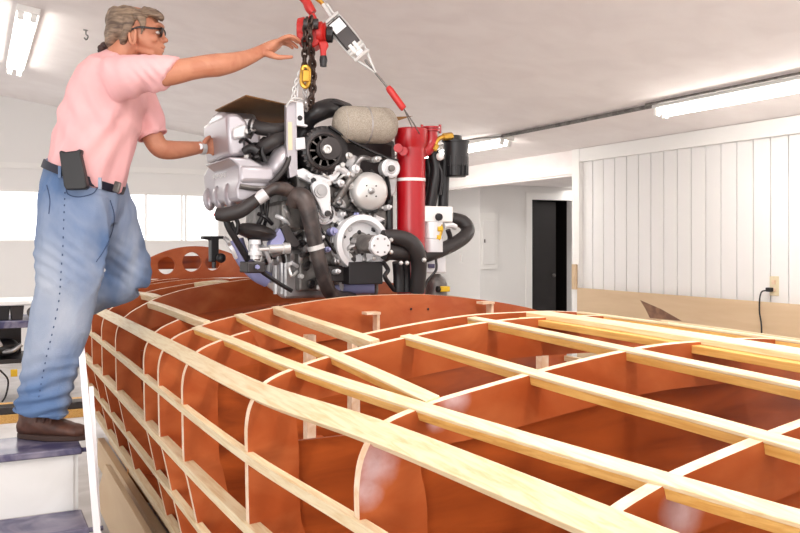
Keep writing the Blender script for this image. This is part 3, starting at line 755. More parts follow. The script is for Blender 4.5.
# ---- alternator
al = disc('alternator', 324, 151, 25, [(-.14, .9), (0, 1), (.02, .98), (.03, .86), (.034, .5)], M['black'], 0)
for k in range(26):
    q = 2*math.pi*k/26; c = E(324, 151, -.024); r = 22*sc(324); m = MB(); m.box(c+Vector((r*math.cos(q), 0, r*math.sin(q))), (.008, .010, .020), Matrix.Rotation(-q+math.pi/2, 3, 'Y')); m.build('cooling_fin', M['steeld'], al, smooth=False)
pl = disc('alternator_pulley', 326, 149.5, 11, [(0, 1), (.012, 1), (.02, .86), (.03, .86), (.038, 1), (.05, 1), (.052, .6)], M['steeld'], -.035, parent=al)
disc('pulley_nut', 326, 149.5, 4.4, [(0, 1), (.02, 1), (.021, .6), (.012, .55)], M['chrome'], -.085, 18, parent=pl)
disc('alternator_ring', 324, 151, 19, [(0, 1), (.006, 1), (.010, .9), (.006, .8), (.0, .78)], M['steeld'], -.034, parent=al)
for q in range(10):
    g = 2*math.pi*q/10; cc = E(324, 151, -.037); m = MB(); m.box(cc+Vector((.058*math.cos(g), 0, .058*math.sin(g))), (.034, .006, .007), Matrix.Rotation(-g, 3, 'Y')); m.build('housing_spoke', M['alu2'], al, smooth=False)
# ---- air duct over the alternator
hose('air_duct', [(303, 126, .10), (308, 118, .08), (318, 112, .06), (332, 108, .10), (346, 112, .16)], .043, 'black', 20)
hose('duct_loop', [(314, 109, .08), (326, 103.5, .06), (338, 103.5, .06), (346, 109, .08), (350, 116, .1)], .011, 'black')
m = MB(); m.cyl(E(333.3, 104, .06), E(333.3, 99, .06), .006, n=8); m.build('pin', M['black'], eng)
hose('air_duct', [(299, 150, .12), (301, 136, .11), (308, 124, .10)], .034, 'black', 18)
# ---- wrapped muffler
c0, c1 = E(333.5, 124, .0), E(396, 126, .0)
m = MB(); L = (c1-c0).length; ax = (c1-c0).normalized(); R = 18.3*sc(364)
prof = [(0, .02)]+[(R*.75*(1-math.cos(t*math.pi/12)), R*math.sin(t*math.pi/12)) for t in range(1, 7)]+[(L-R*.75*(1-math.cos(t*math.pi/12)), R*math.sin(t*math.pi/12)) for t in range(6, 0, -1)]+[(L, .02)]
m.lathe(c0, ax, prof, 36); muf = m.build('wrapped_muffler', M['wrap'], eng)
for f in (.14, .5, .86):
    m = MB(); m.lathe(c0+ax*(L*f-.004), ax, [(0, R*(1.01 if .2 < f < .8 else .93)), (.007, R*(1.01 if .2 < f < .8 else .93))], 36); m.build('wire_band', M['alu'] if f < .8 else M['wrap'], muf)
m = MB(); m.prism([E(392, 117, .0), E(413, 116, .0), E(395, 121.5, .0)], (0, .01, 0)); m.build('wrap_tail', M['card'], muf, smooth=False)
plate('muffler_saddle', [(334, 131), (340, 137), (346, 143), (340, 143), (333, 138)], .04, 'steelw', .0)
# ---- pulleys
wp = disc('coolant_pump_pulley', 369, 191.5, 19.5, [(-.06, .7), (-.055, 1), (-.015, 1), (-.012, .9), (-.006, 1), (0, 1), (.02, .96), (.036, .8), (.044, .45), (.046, .2)], M['chrome'], -.02)
disc('pump_hub', 371, 191, 3.6, [(0, 1), (.012, .9), (.016, .4)], M['alu'], -.064, 18, parent=wp)
for q in range(4):
    g = math.radians(45+90*q); c = E(371, 191, -.062); m = MB(); m.cyl(c+Vector((.032*math.cos(g), .006, .032*math.sin(g))), c+Vector((.032*math.cos(g), -.006, .032*math.sin(g))), .0035, n=8); m.build('pulley_hole', M['black'], wp)
disc('pump_belt_rim', 364, 192, 19.5, [(0, 1), (.03, 1)], M['steeld'], .03, parent=wp)
ip = disc('idler_pulley', 391, 168, 10, [(-.05, .9), (-.01, 1), (0, 1), (.004, .8), (.001, .6), (.012, .5), (.014, .3)], M['steelw'], -.03)
disc('pulley_bolt', 391, 168.5, 3.5, [(0, 1), (.014, .9)], M['alu2'], -.044, 12, parent=ip)
tn = plate('belt_tensioner', [(312, 186), (315, 181.5), (321, 180), (327, 182), (330.5, 187), (331, 196), (331, 205), (332, 213), (330, 217.5), (326.5, 218), (323, 214), (319, 204), (314, 195)], .03, 'steelw', -.06, .006)
disc('tensioner_boss', 320.5, 191, 7, [(0, 1), (.008, .96), (.008, .62), (.012, .6), (.012, .2)], M['alu'], -.06, parent=tn)
disc('tensioner_bolt', 327.5, 213.5, 3.2, [(0, 1), (.012, .9)], M['steeld'], -.06, 12, parent=tn)
tp = disc('tensioner_pulley', 324.5, 213, 11.5, [(-.04, .9), (-.02, 1), (0, 1), (.003, .86), (-.006, .8), (-.006, .65), (.006, .62), (.006, .2)], M['steelw'], -.02)
cp = disc('crank_pulley', 362, 243, 29, [(-.13, .84), (-.125, 1), (-.11, 1), (-.107, .93), (-.10, .93), (-.097, 1), (-.085, 1), (-.082, .93), (-.075, .93), (-.072, 1), (-.06, 1), (-.057, .93), (-.05, .93), (-.047, 1), (-.035, 1), (-.032, .93), (-.025, .93), (-.022, 1), (0, 1), (.012, .97), (.016, .8), (.006, .72), (-.02, .70), (-.03, .1)], M['steelw'], -.04, 48)
disc('pulley_recess', 362, 243, 20, [(0, 1), (.003, 1), (.003, .05)], M['black'], -.0, parent=cp)
disc('pulley_web', 359.5, 243, 12.5, [(0, 1), (.010, .98), (.014, .5)], M['alu2'], -.004, parent=cp)
for q in range(6):
    g = math.radians(60*q+100); c = E(361, 243, -.016); m = MB(); m.ball(c+Vector((.048*math.cos(g), 0, .048*math.sin(g))), .010, .004, .010, 10); m.build('web_hole', M['black'], cp)
m = MB(); m.lathe(E(362, 243.5, -.01), E(380, 245, -.2)-E(362, 243.5, -.01), [(0, .042), (.11, .040), (.12, .034), (.17, .034)], 24); m.build('pump_shaft', M['alu2'], cp)
pc_ = E(379, 245.5, -.17)
rp = MB(); rp.lathe(pc_, FW, [(-.03, .040), (0, .047), (.018, .047), (.021, .043)], 10); rp = rp.build('raw_water_pump', M['steelw'], eng)
for q in range(6):
    g = math.radians(60*q); m = MB(); c = pc_+Vector((.032*math.cos(g), -.02, .032*math.sin(g))); m.lathe(c, FW, [(0, .004), (.004, .004)], 6); m.build('screw', M['alu2'], rp, smooth=False)
disc('accessory_pulley', 338, 207, 9, [(-.03, 1), (0, 1), (.004, .5)], M['alu'], .0)
disc('accessory_pulley', 353, 163, 8, [(-.03, 1), (0, 1), (.004, .5)], M['alu'], .02)
# belts
def belt(name, pts, wdt=.028, th=.006, dy=-.04):
    m = MB(); P_ = [E(x, y, dy) for x, y in pts]; prev = None
    for i, p in enumerate(P_):
        t = (P_[min(i+1, len(P_)-1)]-P_[max(i-1, 0)]).normalized(); nn = Vector((-t.z, 0, t.x))
        r = [m.bm.verts.new(q) for q in (p+nn*th/2, p-nn*th/2, p-nn*th/2+Vector((0, wdt, 0)), p+nn*th/2+Vector((0, wdt, 0)))]
        if prev: m.bridge(prev, r)
        prev = r
    return m.build(name, M['black'], eng, smooth=False)
belt('drive_belt', [(314, 216), (320, 226), (332, 246), (344, 262), (352, 269)])
belt('drive_belt', [(330, 204), (345, 209), (360, 212), (375, 210), (386, 200)])
belt('drive_belt', [(330, 126), (350, 140), (370, 150), (386, 157), (398, 160)])
belt('drive_belt', [(388, 176), (390, 186), (391, 200)])
hose('bypass_hose', [(333, 205, .0), (342, 193, -.01), (350, 180, -.02), (360, 171, 0)], .016, 'alu2')
hose('coolant_pipe', [(330, 178, .0), (337, 168, -.02), (345, 172, -.02), (350, 178, 0)], .016, 'steelw')
hose('coolant_pipe', [(355, 165, .02), (362, 158, 0), (372, 160, .02)], .012, 'alu')
for (px, py, r) in ((345, 157, .016), (347, 176, .018), (337, 184, .016), (352, 170, .02), (339, 215, .012), (352, 215, .01), (365, 218, .01), (374, 160, .014), (330, 232, .018), (318, 238, .012), (324, 250, .012), (333, 262, .012), (334, 272, .012), (385, 208, .012)):
    m = MB(); c = E(px, py, 0); m.lathe(c, (0.2, -1, .1), [(0, r), (.03, r), (.034, r*.6), (.045, r*.6), (.047, .002)], 14); m.build('sensor_plug', M[random.choice(('steelw', 'alu', 'chrome', 'steelw', 'blue'))], eng)
plate('pump_bracket', [(330, 214), (352, 210), (372, 213), (386, 219), (378, 224), (352, 221), (334, 222)], .04, 'steelw', .0, .006)
plate('pump_bracket', [(385, 178), (398, 178), (396, 192), (392, 197), (386, 190)], .04, 'alu', .0, .006)
plate('front_brace', [(318, 214), (312, 232), (318, 252), (312, 262), (305, 240), (308, 218)], .03, 'alu', -.005, .006)
# large worn exhaust hose in front
hose('exhaust_hose', [(293, 206, -.02), (297, 196.5, -.04), (305, 201, -.06), (311, 222, -.07), (316, 247, -.07), (322, 272, -.07), (329, 291, -.05), (338, 297, .0), (352, 298, .05)], [.030, .041, .041, .036, .033, .032, .031, .030, .028], 'rubber2', 18)
hose('hose_clamp', [(315.4, 245, -.07), (316.6, 249.5, -.07)], .0365, 'chrome', 18)
# hoses on the left flank
hose('oil_hose', [(217, 214, .0), (226, 214.5, -.02), (240, 211, -.03), (252, 203, -.03), (262, 196, -.04)], [.026, .03, .03, .027, .024], 'rubber')
hose('hose_sleeve', [(257, 200, -.035), (266, 193.5, -.045)], .026, 'steelw')
hose('oil_hose', [(264, 195, -.04), (274, 189, -.04), (284, 189, -.03), (294, 194, -.02)], [.022, .026, .03, .026], 'rubber2')
m = MB(); m.cyl(E(216, 216.5, -.005), E(218.5, 211.5, -.005), .012, n=12); m.build('red_cap', M['hred'], eng)
hose('heater_hose', [(226, 216, .02), (228, 226, .02), (236, 240, .03), (248, 260, .05)], .014, 'black')
hose('heater_hose', [(233, 214, .02), (238, 224, .02), (236, 234, .03), (231, 222, .03)], .009, 'black')
hose('heater_hose', [(262, 204, .05), (262, 216, .03), (256, 228, .05)], .010, 'black')
hose('heater_hose', [(268, 200, .06), (266, 218, .05), (262, 232, .08)], .008, 'black')
# flank pieces seen between the hoses: exhaust manifold, tan casting, starter
m = MB(); m.prism([PX(x, y, 1.16) for x, y in ((246, 206), (281, 200), (281, 232), (266, 236), (244, 226))], (.1, 0, 0)); m.build('exhaust_manifold', M['alu2'], eng, smooth=False, bevel=.02)
m = MB(); m.ball(E(256, 232, .05), .09, .10, .035, 16, Matrix.Rotation(.2, 3, 'Y')); m.build('manifold_shroud', M['steeld'], eng)
m = MB(); m.prism([E(x, y, .0) for x, y in ((270, 243), (280, 228), (286, 238), (280, 250), (272, 252))], (0, .05, 0)); m.build('engine_bracket', M['blue'], eng, smooth=False, bevel=.004)
m = MB(); m.prism([E(x, y, -.01) for x, y in ((281, 227), (287, 223), (301, 244), (296, 248), (288, 246))], (0, .05, 0)); m.build('engine_bracket', M['steeld'], eng, smooth=False, bevel=.004)
m = MB(); m.lathe(E(250, 250, .0), E(288, 248, .0)-E(250, 250, 0), [(0, .008), (.08, .008), (.081, .018), (.14, .018), (.142, .024), (.17, .024)], 16); m.build('starter_shaft', M['chrome'], eng)
m = MB(); m.lathe(E(255, 259, .0), (0, 0, 1), [(0, .02), (.015, .02), (.016, .028), (.03, .028), (.031, .018), (.06, .018), (.061, .026), (.08, .024)], 18); m.build('mount_bushing', M['steelw'], eng)
hose('flywheel_rim', [(236, 240, .25), (240, 252, .24), (247, 264, .22), (257, 274, .2), (268, 280, .2)], .034, 'blue')
mb = slab('engine_mount', 247.5, 262, 266, 273, -.02, .10, 'steeld', .006); bolt(257, 267, .010, 'blue', -.03, mb)
m = MB(); m.tube([E(262, 272, 0), E(280, 284, .0), E(292, 291, .0)], .009, 8, 3); m.build('support_rod', M['black'], eng)
plate('shift_bracket', [(203, 236), (224, 236), (224, 239), (219, 239), (219, 256), (216, 262), (211, 262), (211, 240), (203, 239)], .05, 'black', .35, .004)
m = MB(); m.ball(E(221, 258, .33), .022); m.cyl(E(214, 262, .36), E(214, 268, .36), .01, n=8); m.build('shift_knob', M['black'], eng)
for k, (x0, y0, x1, y1) in enumerate(((225, 238, 232, 250), (228, 244, 236, 258), (240, 226, 250, 240), (272, 256, 300, 252), (270, 262, 262, 246), (282, 254, 284, 262), (292, 250, 293, 262), (276, 216, 290, 226), (258, 214, 272, 224), (284, 206, 290, 220))):
    m = MB(); m.tube([E(x0, y0, .04), E((x0+x1)/2, (y0+y1)/2-2, .02), E(x1, y1, .04)], .009, 8, 3); m.build('fuel_line', M[('alu', 'steelw', 'black')[k % 3]], eng)
# ---- lower black box, oil filter
slab('junction_box', 349, 262, 383, 284, -.06, .06, 'black', .004)
slab('junction_box_side', 325, 266, 352, 282, .0, .12, 'steeld', .006)
m = MB(); m.cyl(E(335, 287.5, .08), E(374, 287, .02), .030, n=24); m.build('oil_filter', M['blue'], eng)
slab('oil_pan', 312, 262, 380, 296, .18, .6, 'alu2', .02)
# ---- red exhaust riser
def vcyl(px, y0, y1, dy, prof, name, mt, parent=None, n=32):
    a = E(px, y1, dy); b = E(px, y0, dy); m = MB(); L = (b.z-a.z); m.lathe(a, (0, 0, 1), [(L*t, r) for t, r in prof], n); return m.build(name, mt, parent or eng)
rr = 14.5*sc(411)
red = vcyl(411, 146, 300, .02, [(0, rr*.98), (1, rr)], 'exhaust_riser', M['red'])
vcyl(411, 129, 150, .02, [(0, rr), (.12, rr), (.3, rr*1.14), (.96, rr*1.17), (1, rr*1.1)], 'riser_collar', M['red'], red)
vcyl(411, 178.5, 181.5, .02, [(0, rr*1.02), (1, rr*1.02)], 'white_band', M['trim'], red)
hose('riser_elbow', [(418, 152, .02), (426, 150, .02), (430.5, 143, .02), (431, 131, .02)], .031, 'red', 18, red)
vcyl(431, 127, 131.5, .02, [(0, .034), (.0, .042), (.35, .042), (.36, .033), (.6, .033), (.61, .042), (1, .042)], 'elbow_flange', M['red'], red)
for sx in (-1, 1):
    m = MB(); c = E(431+sx*9, 129, .02); m.lathe(c-Vector((0, 0, .02)), (0, 0, 1), [(0, .007), (.04, .007)], 8); m.build('flange_bolt', M['red'], red)
for px, py in ((404, 152), (399, 149)):
    m = MB(); c = E(px, py, -.04); m.lathe(c, (-.5, -.8, 0), [(0, .014), (.03, .014), (.03, .02), (.04, .02)], 12); m.build('drain_plug', M['red'], red)
m = MB(); m.tube([E(424, 143, -.02), E(422, 137, -.03), E(420, 134, -.03)], .004, 6, 3); m.build('wire', M['steelw'], red)
vcyl(389, 192, 240, .03, [(0, .018), (1, .018)], 'hose_sleeve', M['black'])
# ---- right side hoses and filter
hose('coolant_hose', [(383, 237, -.10), (395, 237, -.10), (408, 241, -.10), (416, 250, -.10), (419, 266, -.08), (417, 292, -.05)], [.030, .034, .037, .038, .035, .034], 'rubber', 18)
hose('coolant_hose', [(384, 251, -.08), (398, 252, -.07), (408, 254, -.05)], .038, 'rubber', 18)
hose('coolant_hose', [(399, 292, -.04), (399, 275, -.04), (398, 262, -.05)], .026, 'black', 16)
hose('coolant_hose', [(406, 292, -.03), (406, 276, -.03), (405, 262, -.04)], .020, 'black', 14)
for px, py in ((391, 240), (391, 252), (401, 263), (407, 263), (374, 258), (424, 260)):
    m = MB(); c = E(px, py, -.13); m.ball(c, .010); m.build('clamp_screw', M['chrome'], eng)
hose('exhaust_hose', [(414, 259, .02), (430, 254, .02), (448, 247, .03), (463, 238, .05), (468, 230, .08), (463, 222, .10), (452, 219, .12)], .033, 'rubber', 18)
hose('fuel_hose', [(433, 151, .05), (436, 168, .05), (434, 185, .05), (430, 206, .06)], .028, 'black', 14)
hose('fuel_hose', [(427, 158, .08), (430, 175, .08), (428, 206, .08)], .022, 'black', 14)
hose('fuel_hose', [(445, 160, .07), (444, 180, .07), (443, 208, .07)], .025, 'black', 14)
hose('wire_loom', [(439, 165, .03), (442, 175, .02), (440, 195, .03)], .008, 'black')
hose('bracket_strut', [(383, 262, -.06), (388, 270, -.06), (385, 277, -.06), (394, 290, -.05)], .010, 'black')
br_ = hose('brass_fitting', [(435, 151, .0), (436, 143, .0), (440, 138, .0), (447, 136.5, .0)], .010, 'brass')
for p, q in (((433.5, 150, 0), (436, 145, 0)), ((443, 137, 0), (452, 136, 0))):
    m = MB(); m.tube([E(*p), E(*q)], .017, 6, 0); m.build('hex_nut', M['brass'], br_, smooth=False)
vcyl(452, 136, 142, .04, [(0, .05), (1, .045)], 'filter_head', M['black'])
fl = vcyl(456, 141, 177, .04, [(0, .044), (.03, .050), (.3, .052), (.31, .056), (.36, .056), (.95, .060), (.96, .063), (1, .063)], 'fuel_filter', M['black'])
for q in range(12):
    g = 2*math.pi*q/12; c = E(456, 166, .04)+Vector((.055*math.cos(g), .055*math.sin(g), 0)); m = MB(); m.box(c, (.008, .008, .09), Matrix.Rotation(g, 3, 'Z')); m.build('filter_rib', M['black'], fl, smooth=False, bevel=.002)
m = MB(); m.ball(E(440, 156.5, .01), .019); m.build('vent_cap', M['trim'], eng)
wbx = slab('control_box', 424.5, 206, 453, 222, -.02, .07, 'trim', .005)
m = MB(); m.lathe(E(438.5, 217, -.03), FW, [(0, .018), (.012, .016), (.014, .008)], 14); m.build('cable_gland', M['black'], wbx)
vcyl(432, 222, 252, .02, [(0, .05), (.42, .05), (.44, .046), (.46, .05), (1, .05)], 'filter_bowl', M['steelw'])
hose('brass_valve', [(440, 224, -.01), (441, 230, -.02), (438, 240, -.02)], .010, 'brass')
m = MB(); m.tube([E(437, 229, -.025), E(442, 229, -.025)], .014, 6, 0); m.tube([E(438.5, 239, -.025), E(438.5, 235, -.025)], .014, 6, 0); m.build('hex_nut', M['yellow'], eng, smooth=False)
hose('coolant_pipe', [(444, 226, .0), (450, 225, 0), (455, 227, .02)], .014, 'steelw')
hose('coolant_hose', [(448, 230, .02), (450, 238, .03), (447, 246, .04)], .012, 'black')
slab('relay_box', 426, 257, 446, 273, .02, .12, 'steelw', .006); slab('relay_slot', 429, 264, 435, 268, .01, .03, 'blue2', .002)
vcyl(436, 274, 300, .06, [(0, .052), (.6, .052), (.8, .045), (1, .02)], 'trim_motor', M['alu2'])
hose('wire_loom', [(436, 259, -.01), (436, 270, -.02), (428, 280, -.02), (422, 292, -.02)], .006, 'black')
hose('wire_loom', [(424, 276, -.02), (421, 284, -.02), (420, 292, -.02)], .008, 'black')
m = MB(); m.box(E(444, 289, .0), (.05, .03, .025)); m.build('yellow_connector', M['yellow'], eng, bevel=.004)
m = MB(); m.cyl(E(437, 289, .0), E(441, 289.4, 0), .014, n=10); m.build('connector_boot', M['black'], eng)

# ---- hardboard lying on top of the engine
hp = [P(215, 111, .6*F/131), P(246, 96, .6*F/146), P(291, 106, .6*F/136), P(287, 124, .6*F/118), P(248, 121, .6*F/121)]
m = MB(); m.prism(hp, (0, 0, .005)); tag(m.build('hardboard_sheet', M['card'], smooth=False), 'brown hardboard sheet lying across the top left of the engine', 'sheet')

# ---------------- chain hoist ----------------
HD = 3.56
def H(px, py, dd=0.0): return P(px, py, HD+dd)
hs = thing('chain_hoist', 'red lever chain hoist with dark chains hanging over the engine', 'chain hoist', H(311, 30))
def chain(name, pts, L, r, mt, parent):
    path = catmull(pts, 8); m = MB(); acc = 0; k = 0; pos = 0
    segs = [(a, b, (b-a).length) for a, b in zip(path, path[1:])]
    tot = sum(s[2] for s in segs); d = 0
    while d < tot:
        q = d
        for a, b, l in segs:
            if q <= l: c = a+(b-a)*(q/max(l, 1e-6)); t = (b-a).normalized(); break
            q -= l
        sdir = t.cross(AWAY).normalized() if k % 2 else t.cross(RIGHT).normalized()
        if k % 2 == 0: sdir = (sdir*.8+RIGHT*.45).normalized()
        h, wd = L*.62, L*.33
        ring = [c+t*h*math.cos(g)*1.0+sdir*wd*math.sin(g) for g in [2*math.pi*i/14 for i in range(14)]]
        m.tube(ring, r, 6, 0, closed=True); d += L*.86; k += 1
    return m.build(name, mt, parent)
M['chainm'] = mat('dark_chain_steel', (74, 60, 54), .35, .8)
topz = ceilz(H(305, 0).x)
hz = H(303, -6); hz.z = topz
t_ = chain('load_chain', [H(304, -14), Vector((H(304, -14).x, H(304, -14).y, topz-.03))], .045, .006, M['chainm'], hs)
m = MB(); m.cyl(Vector((hz.x, hz.y, topz-.03)), Vector((hz.x, hz.y, topz+.0)), .05, n=20); m.build('ceiling_mount', M['steeld'], hs)
m = MB(); m.tube([H(306, -16), H(300, -12), H(300, -5), H(306, 1), H(309.5, 8), H(313, 13)], [.012, .018, .02, .023, .026, .022], 14, 6, flat=.8); m.build('top_hook', M['hred'], hs)
m = MB(); m.prism([H(304, 24, -.04), H(309, 15, -.04), H(314, 12, -.04), H(318, 20, -.04), H(320, 24, -.04), H(319, 44, -.04), H(314, 47, -.04), H(306, 46, -.04)], AWAY*.09); bd = m.build('gear_housing', M['hred'], hs, bevel=.006)
m = MB(); m.lathe(H(297.2, 30, 0), RIGHT, [(0, .035), (.004, .048), (.03, .054), (.034, .05)], 24); m.build('side_cover', M['hred'], hs)
m = MB(); m.prism([H(298.5, 18.5, -.045), H(305.5, 18, -.045), H(305.5, 30, -.045), H(299.5, 31, -.045)], AWAY*.09); m.build('side_cover', M['hred'], hs, bevel=.008)
m = MB(); m.prism([H(297, 30.5, -.045), H(304, 29, -.045), H(305.5, 42, -.045), H(299, 43.5, -.045), H(296.5, 39, -.045)], AWAY*.09); m.build('side_cover', M['hred'], hs, bevel=.008)
m = MB(); m.lathe(H(317, 33, -.01), RIGHT, [(0, .045), (.02, .048), (.028, .04), (.036, .048), (.04, .03)], 28); m.build('ratchet_disc', M['hred'], hs)
hw = MB(); hw.lathe(H(326.5, 34.5, -.01), RIGHT, [(0, .028), (.003, .035), (.024, .035), (.028, .028)], 10); hw = hw.build('hand_wheel', M['black'], hs)
m = MB(); m.prism([H(318, 41, -.05), H(327, 41, -.05), H(328.5, 45, -.05), H(326, 50, -.05), H(326, 60, -.05), H(320.5, 60, -.05), H(320, 50, -.05)], AWAY*.025); lv = m.build('hand_lever', M['hred'], hs, bevel=.006)
m = MB(); m.tube([H(323.2, 56, -.04), H(323.4, 60, -.04), H(323.3, 66.5, -.04)], [.014, .017, .014], 12, 4); m.build('lever_grip', M['black'], lv)
m = MB(); m.lathe(H(311, 38.8, -.055), -AWAY, [(0, .010), (.006, .009), (.008, .004)], 10); m.build('bolt', M['trim'], hs)
m = MB(); m.lathe(H(311, 24, -.06), RIGHT, [(-.03, .022), (-.012, .022), (-.008, .016), (.008, .016), (.012, .022), (.03, .022)], 18); m.build('chain_wheel', M['steeld'], hs)
chain('load_chain', [H(311, 20, -.07), H(310, 32, -.075), H(309.8, 44, -.06), H(311.5, 62, -.03), H(312, 80, .0), H(311.5, 95, .0), H(309.5, 109, .03)], .030, .0058, M['chainm'], hs)
chain('slack_chain', [H(306.5, 22, -.07), H(305, 34, -.06), H(304.5, 50, -.04), H(304.5, 67, -.02)], .030, .0052, M['chainm'], hs)
chain('slack_chain', [H(310, 46, -.07), H(312.5, 56, -.05), H(313.5, 72, -.02), H(313.5, 88, -.02), H(311, 104, .0)], .030, .005, M['chainm'], hs)
m = MB(); m.tube([H(302.5, 69, -.02), H(306, 66, -.02), H(309, 70, -.02), H(308.5, 82, -.02), H(306, 87, -.02), H(302, 83, -.02)], .010, 8, 4, closed=True); m.build('load_hook', M['brass'], hs)
m = MB(); m.box(H(305.6, 76, -.03), (.03, .02, .05)); m.build('hook_latch', M['brass'], hs, bevel=.004)
chain('sling_chain', [H(305, 87, -.01), H(305, 98, .0), H(306, 109, .03)], .022, .004, M['alu'], hs)
chain('sling_chain', [H(301, 70, 0), H(297, 80, .0), H(294, 90, .0), H(293, 101, .0)], .020, .0036, M['chrome'], hs)
m = MB(); m.tube([H(302, 68, 0), H(299, 75, .0), H(298, 86, 0), H(297, 99, .0)], .0035, 6, 5); m.build('sling_wire', M['steelw'], hs)
m = MB(); m.tube([E(288, 104, -.03), E(292, 98.5, -.04), E(299, 98.5, -.05), E(304, 101, -.04)], .0045, 8, 4); m.tube([E(286, 107, -.03), E(290, 101, -.04), E(296, 102, -.04)], .004, 8, 4); m.build('shackle_wire', M['chrome'], hs)

# ---------------- come-along puller ----------------
cm = thing('cable_puller', 'silver cable puller with slanted body and red grip right of the hoist', 'cable puller', H(350, 42))
dv = (H(366, 60)-H(331, 18)).normalized(); pv = dv.cross(AWAY).normalized()
m = MB(); m.tube([H(309, -10, .03), H(316, -2, .02), H(321, 2, .02), H(325, 7, .02)], .010, 8, 5); m.build('swivel_hook', M['brass'], cm)
m = MB(); m.tube([H(323, 4), H(329, 13), H(333, 20)], .009, 8, 3); m.tube([H(327, 4), H(332, 11), H(337, 17)], .005, 8, 3); m.build('swivel_link', M['chrome'], cm)
def quad(w0, w1, t0, t1): 
    a = H(331.5, 19); L = (H(366, 61)-a)
    return [a+L*t0+pv*w0, a+L*t0-pv*w0, a+L*t1-pv*w1, a+L*t1+pv*w1]
m = MB(); m.prism([p-AWAY*.02 for p in quad(.034, .034, .06, .66)], AWAY*.04); m.build('puller_body', M['steeld'], cm, bevel=.004)
m = MB(); m.prism([p-AWAY*.023 for p in quad(.027, .027, .09, .30)], AWAY*.003); m.build('body_plate', M['steelw'], cm, smooth=False)
for sg in (-1, 1):
    m = MB(); a = H(331.5, 19); L = H(366, 61)-a
    m.tube([a+pv*sg*.012, a+L*.06+pv*sg*.036, a+L*.66+pv*sg*.037, a+L*.85+pv*sg*.030, a+L*1.1+pv*sg*.012, a+L*1.28], .005, 8, 3); m.build('side_rail', M['chrome'], cm)
for f in (.0, .68, .74, .88):
    m = MB(); a = H(331.5, 19); L = H(366, 61)-a; m.tube([a+L*f+pv*.038-AWAY*.015, a+L*f-pv*.038-AWAY*.015], .0075, 8, 0); m.build('cross_pin', M['chrome'], cm)
m = MB(); a = H(331.5, 19); L = H(366, 61)-a; m.lathe(a+L*.8-pv*.016, pv, [(0, .018), (.032, .018)], 14); m.build('pulley', M['steelw'], cm)
m = MB(); m.lathe(a+L*.6-pv*.014-AWAY*.02, dv, [(0, .008), (.04, .008)], 10); m.lathe(a+L*.6+pv*.008-AWAY*.02, dv, [(0, .008), (.04, .008)], 10); m.build('spring', M['trim'], cm)
m = MB(); m.tube([H(365, 60), H(388, 88)], .005, 8, 0); m.build('steel_cable', M['alu2'], cm)
m = MB(); m.tube([H(387.5, 87), H(390, 90), H(402, 106.5), H(404, 109)], [.010, .015, .015, .012], 12, 2); m.build('red_grip', M['hred'], cm)
m = MB(); m.tube([H(404, 109), H(414, 124, .03), E(420, 135, -.03)], .003, 6, 0); m.tube([H(404, 109), H(408, 118, .02), E(413, 129.5, -.02)], .0025, 6, 0); m.build('wire_loop', M['alu2'], cm)
# ---------------- the man ----------------
def remeshed(name, m, vox, mat_, parent, disp=None, smooth_it=2, label=None):
    bmesh.ops.recalc_face_normals(m.bm, faces=m.bm.faces)
    me = bpy.data.meshes.new(name); m.bm.to_mesh(me); m.bm.free()
    o = bpy.data.objects.new(name, me); COL.objects.link(o)
    r = o.modifiers.new('remesh', 'REMESH'); r.mode = 'VOXEL'; r.voxel_size = vox; r.use_smooth_shade = True
    if smooth_it: s_ = o.modifiers.new('smooth', 'SMOOTH'); s_.factor = .5; s_.iterations = smooth_it
    dg = bpy.context.evaluated_depsgraph_get(); ev = o.evaluated_get(dg)
    me2 = bpy.data.meshes.new_from_object(ev); o.modifiers.clear(); o.data = me2; me2.name = name
    if disp:
        me2.update(); nn = [v.normal.copy() for v in me2.vertices]
        for v, n_ in zip(me2.vertices, nn): v.co += n_*disp(v.co)
    for p in me2.polygons: p.use_smooth = True
    me2.materials.clear()
    for mm in (mat_ if isinstance(mat_, (list, tuple)) else [mat_]): me2.materials.append(mm)
    if parent is not None: set_parent(o, parent)
    if label: o['label'] = label
    return o
M['skin'] = mat('skin', (200, 138, 108), .5, rgb2=(178, 108, 80), scale=14, contrast=(.35, .8))
M['shirt'] = mat('pink_shirt', (244, 188, 188), .8, rgb2=(240, 182, 184), scale=6, bump=.12, bscale=300)
M['jeans'] = mat('washed_denim', (92, 120, 162), .8, rgb2=(176, 184, 198), scale=3.0, stretch=(1, 1, .5), bump=.25, bscale=260, contrast=(.36, .66), detail=5)
M['seam'] = mat('denim_seam', (60, 78, 112), .8)
M['belt'] = mat('navy_belt', (30, 30, 48), .5)
M['shoe'] = mat('brown_leather', (104, 68, 54), .55, rgb2=(76, 50, 42), scale=18)
M['sole'] = mat('shoe_sole', (66, 46, 40), .7)
M['hair'] = mat('grey_brown_hair', (150, 128, 106), .55, rgb2=(88, 70, 58), scale=26, stretch=(.6, .6, 3), contrast=(.35, .65))
M['hair2'] = mat('dark_hair_bun', (84, 56, 48), .6, rgb2=(48, 34, 32), scale=30)
M['glass_frame'] = mat('dark_frame', (40, 30, 28), .35)
M['lens'] = mat('lens', (150, 130, 120), .1, 0)
M['lip'] = mat('lips', (160, 84, 74), .5)
M['eye'] = mat('eye_white', (226, 220, 214), .3)
BD = 3.40
foot = P(45, 438, 3.36)
man = thing('person', 'person in pink shirt, faded jeans and glasses, leaning on the boat and reaching out', 'person', (foot.x, foot.y, CAMZ-.7875))
def mm(px): return px*BD/F
def tilt(deg):
    """unit vectors in the picture plane: along and across, deg measured from up towards right"""
    a = math.radians(deg); al = UP*math.cos(a)+RIGHT*math.sin(a); return al, RIGHT*math.cos(a)-UP*math.sin(a)
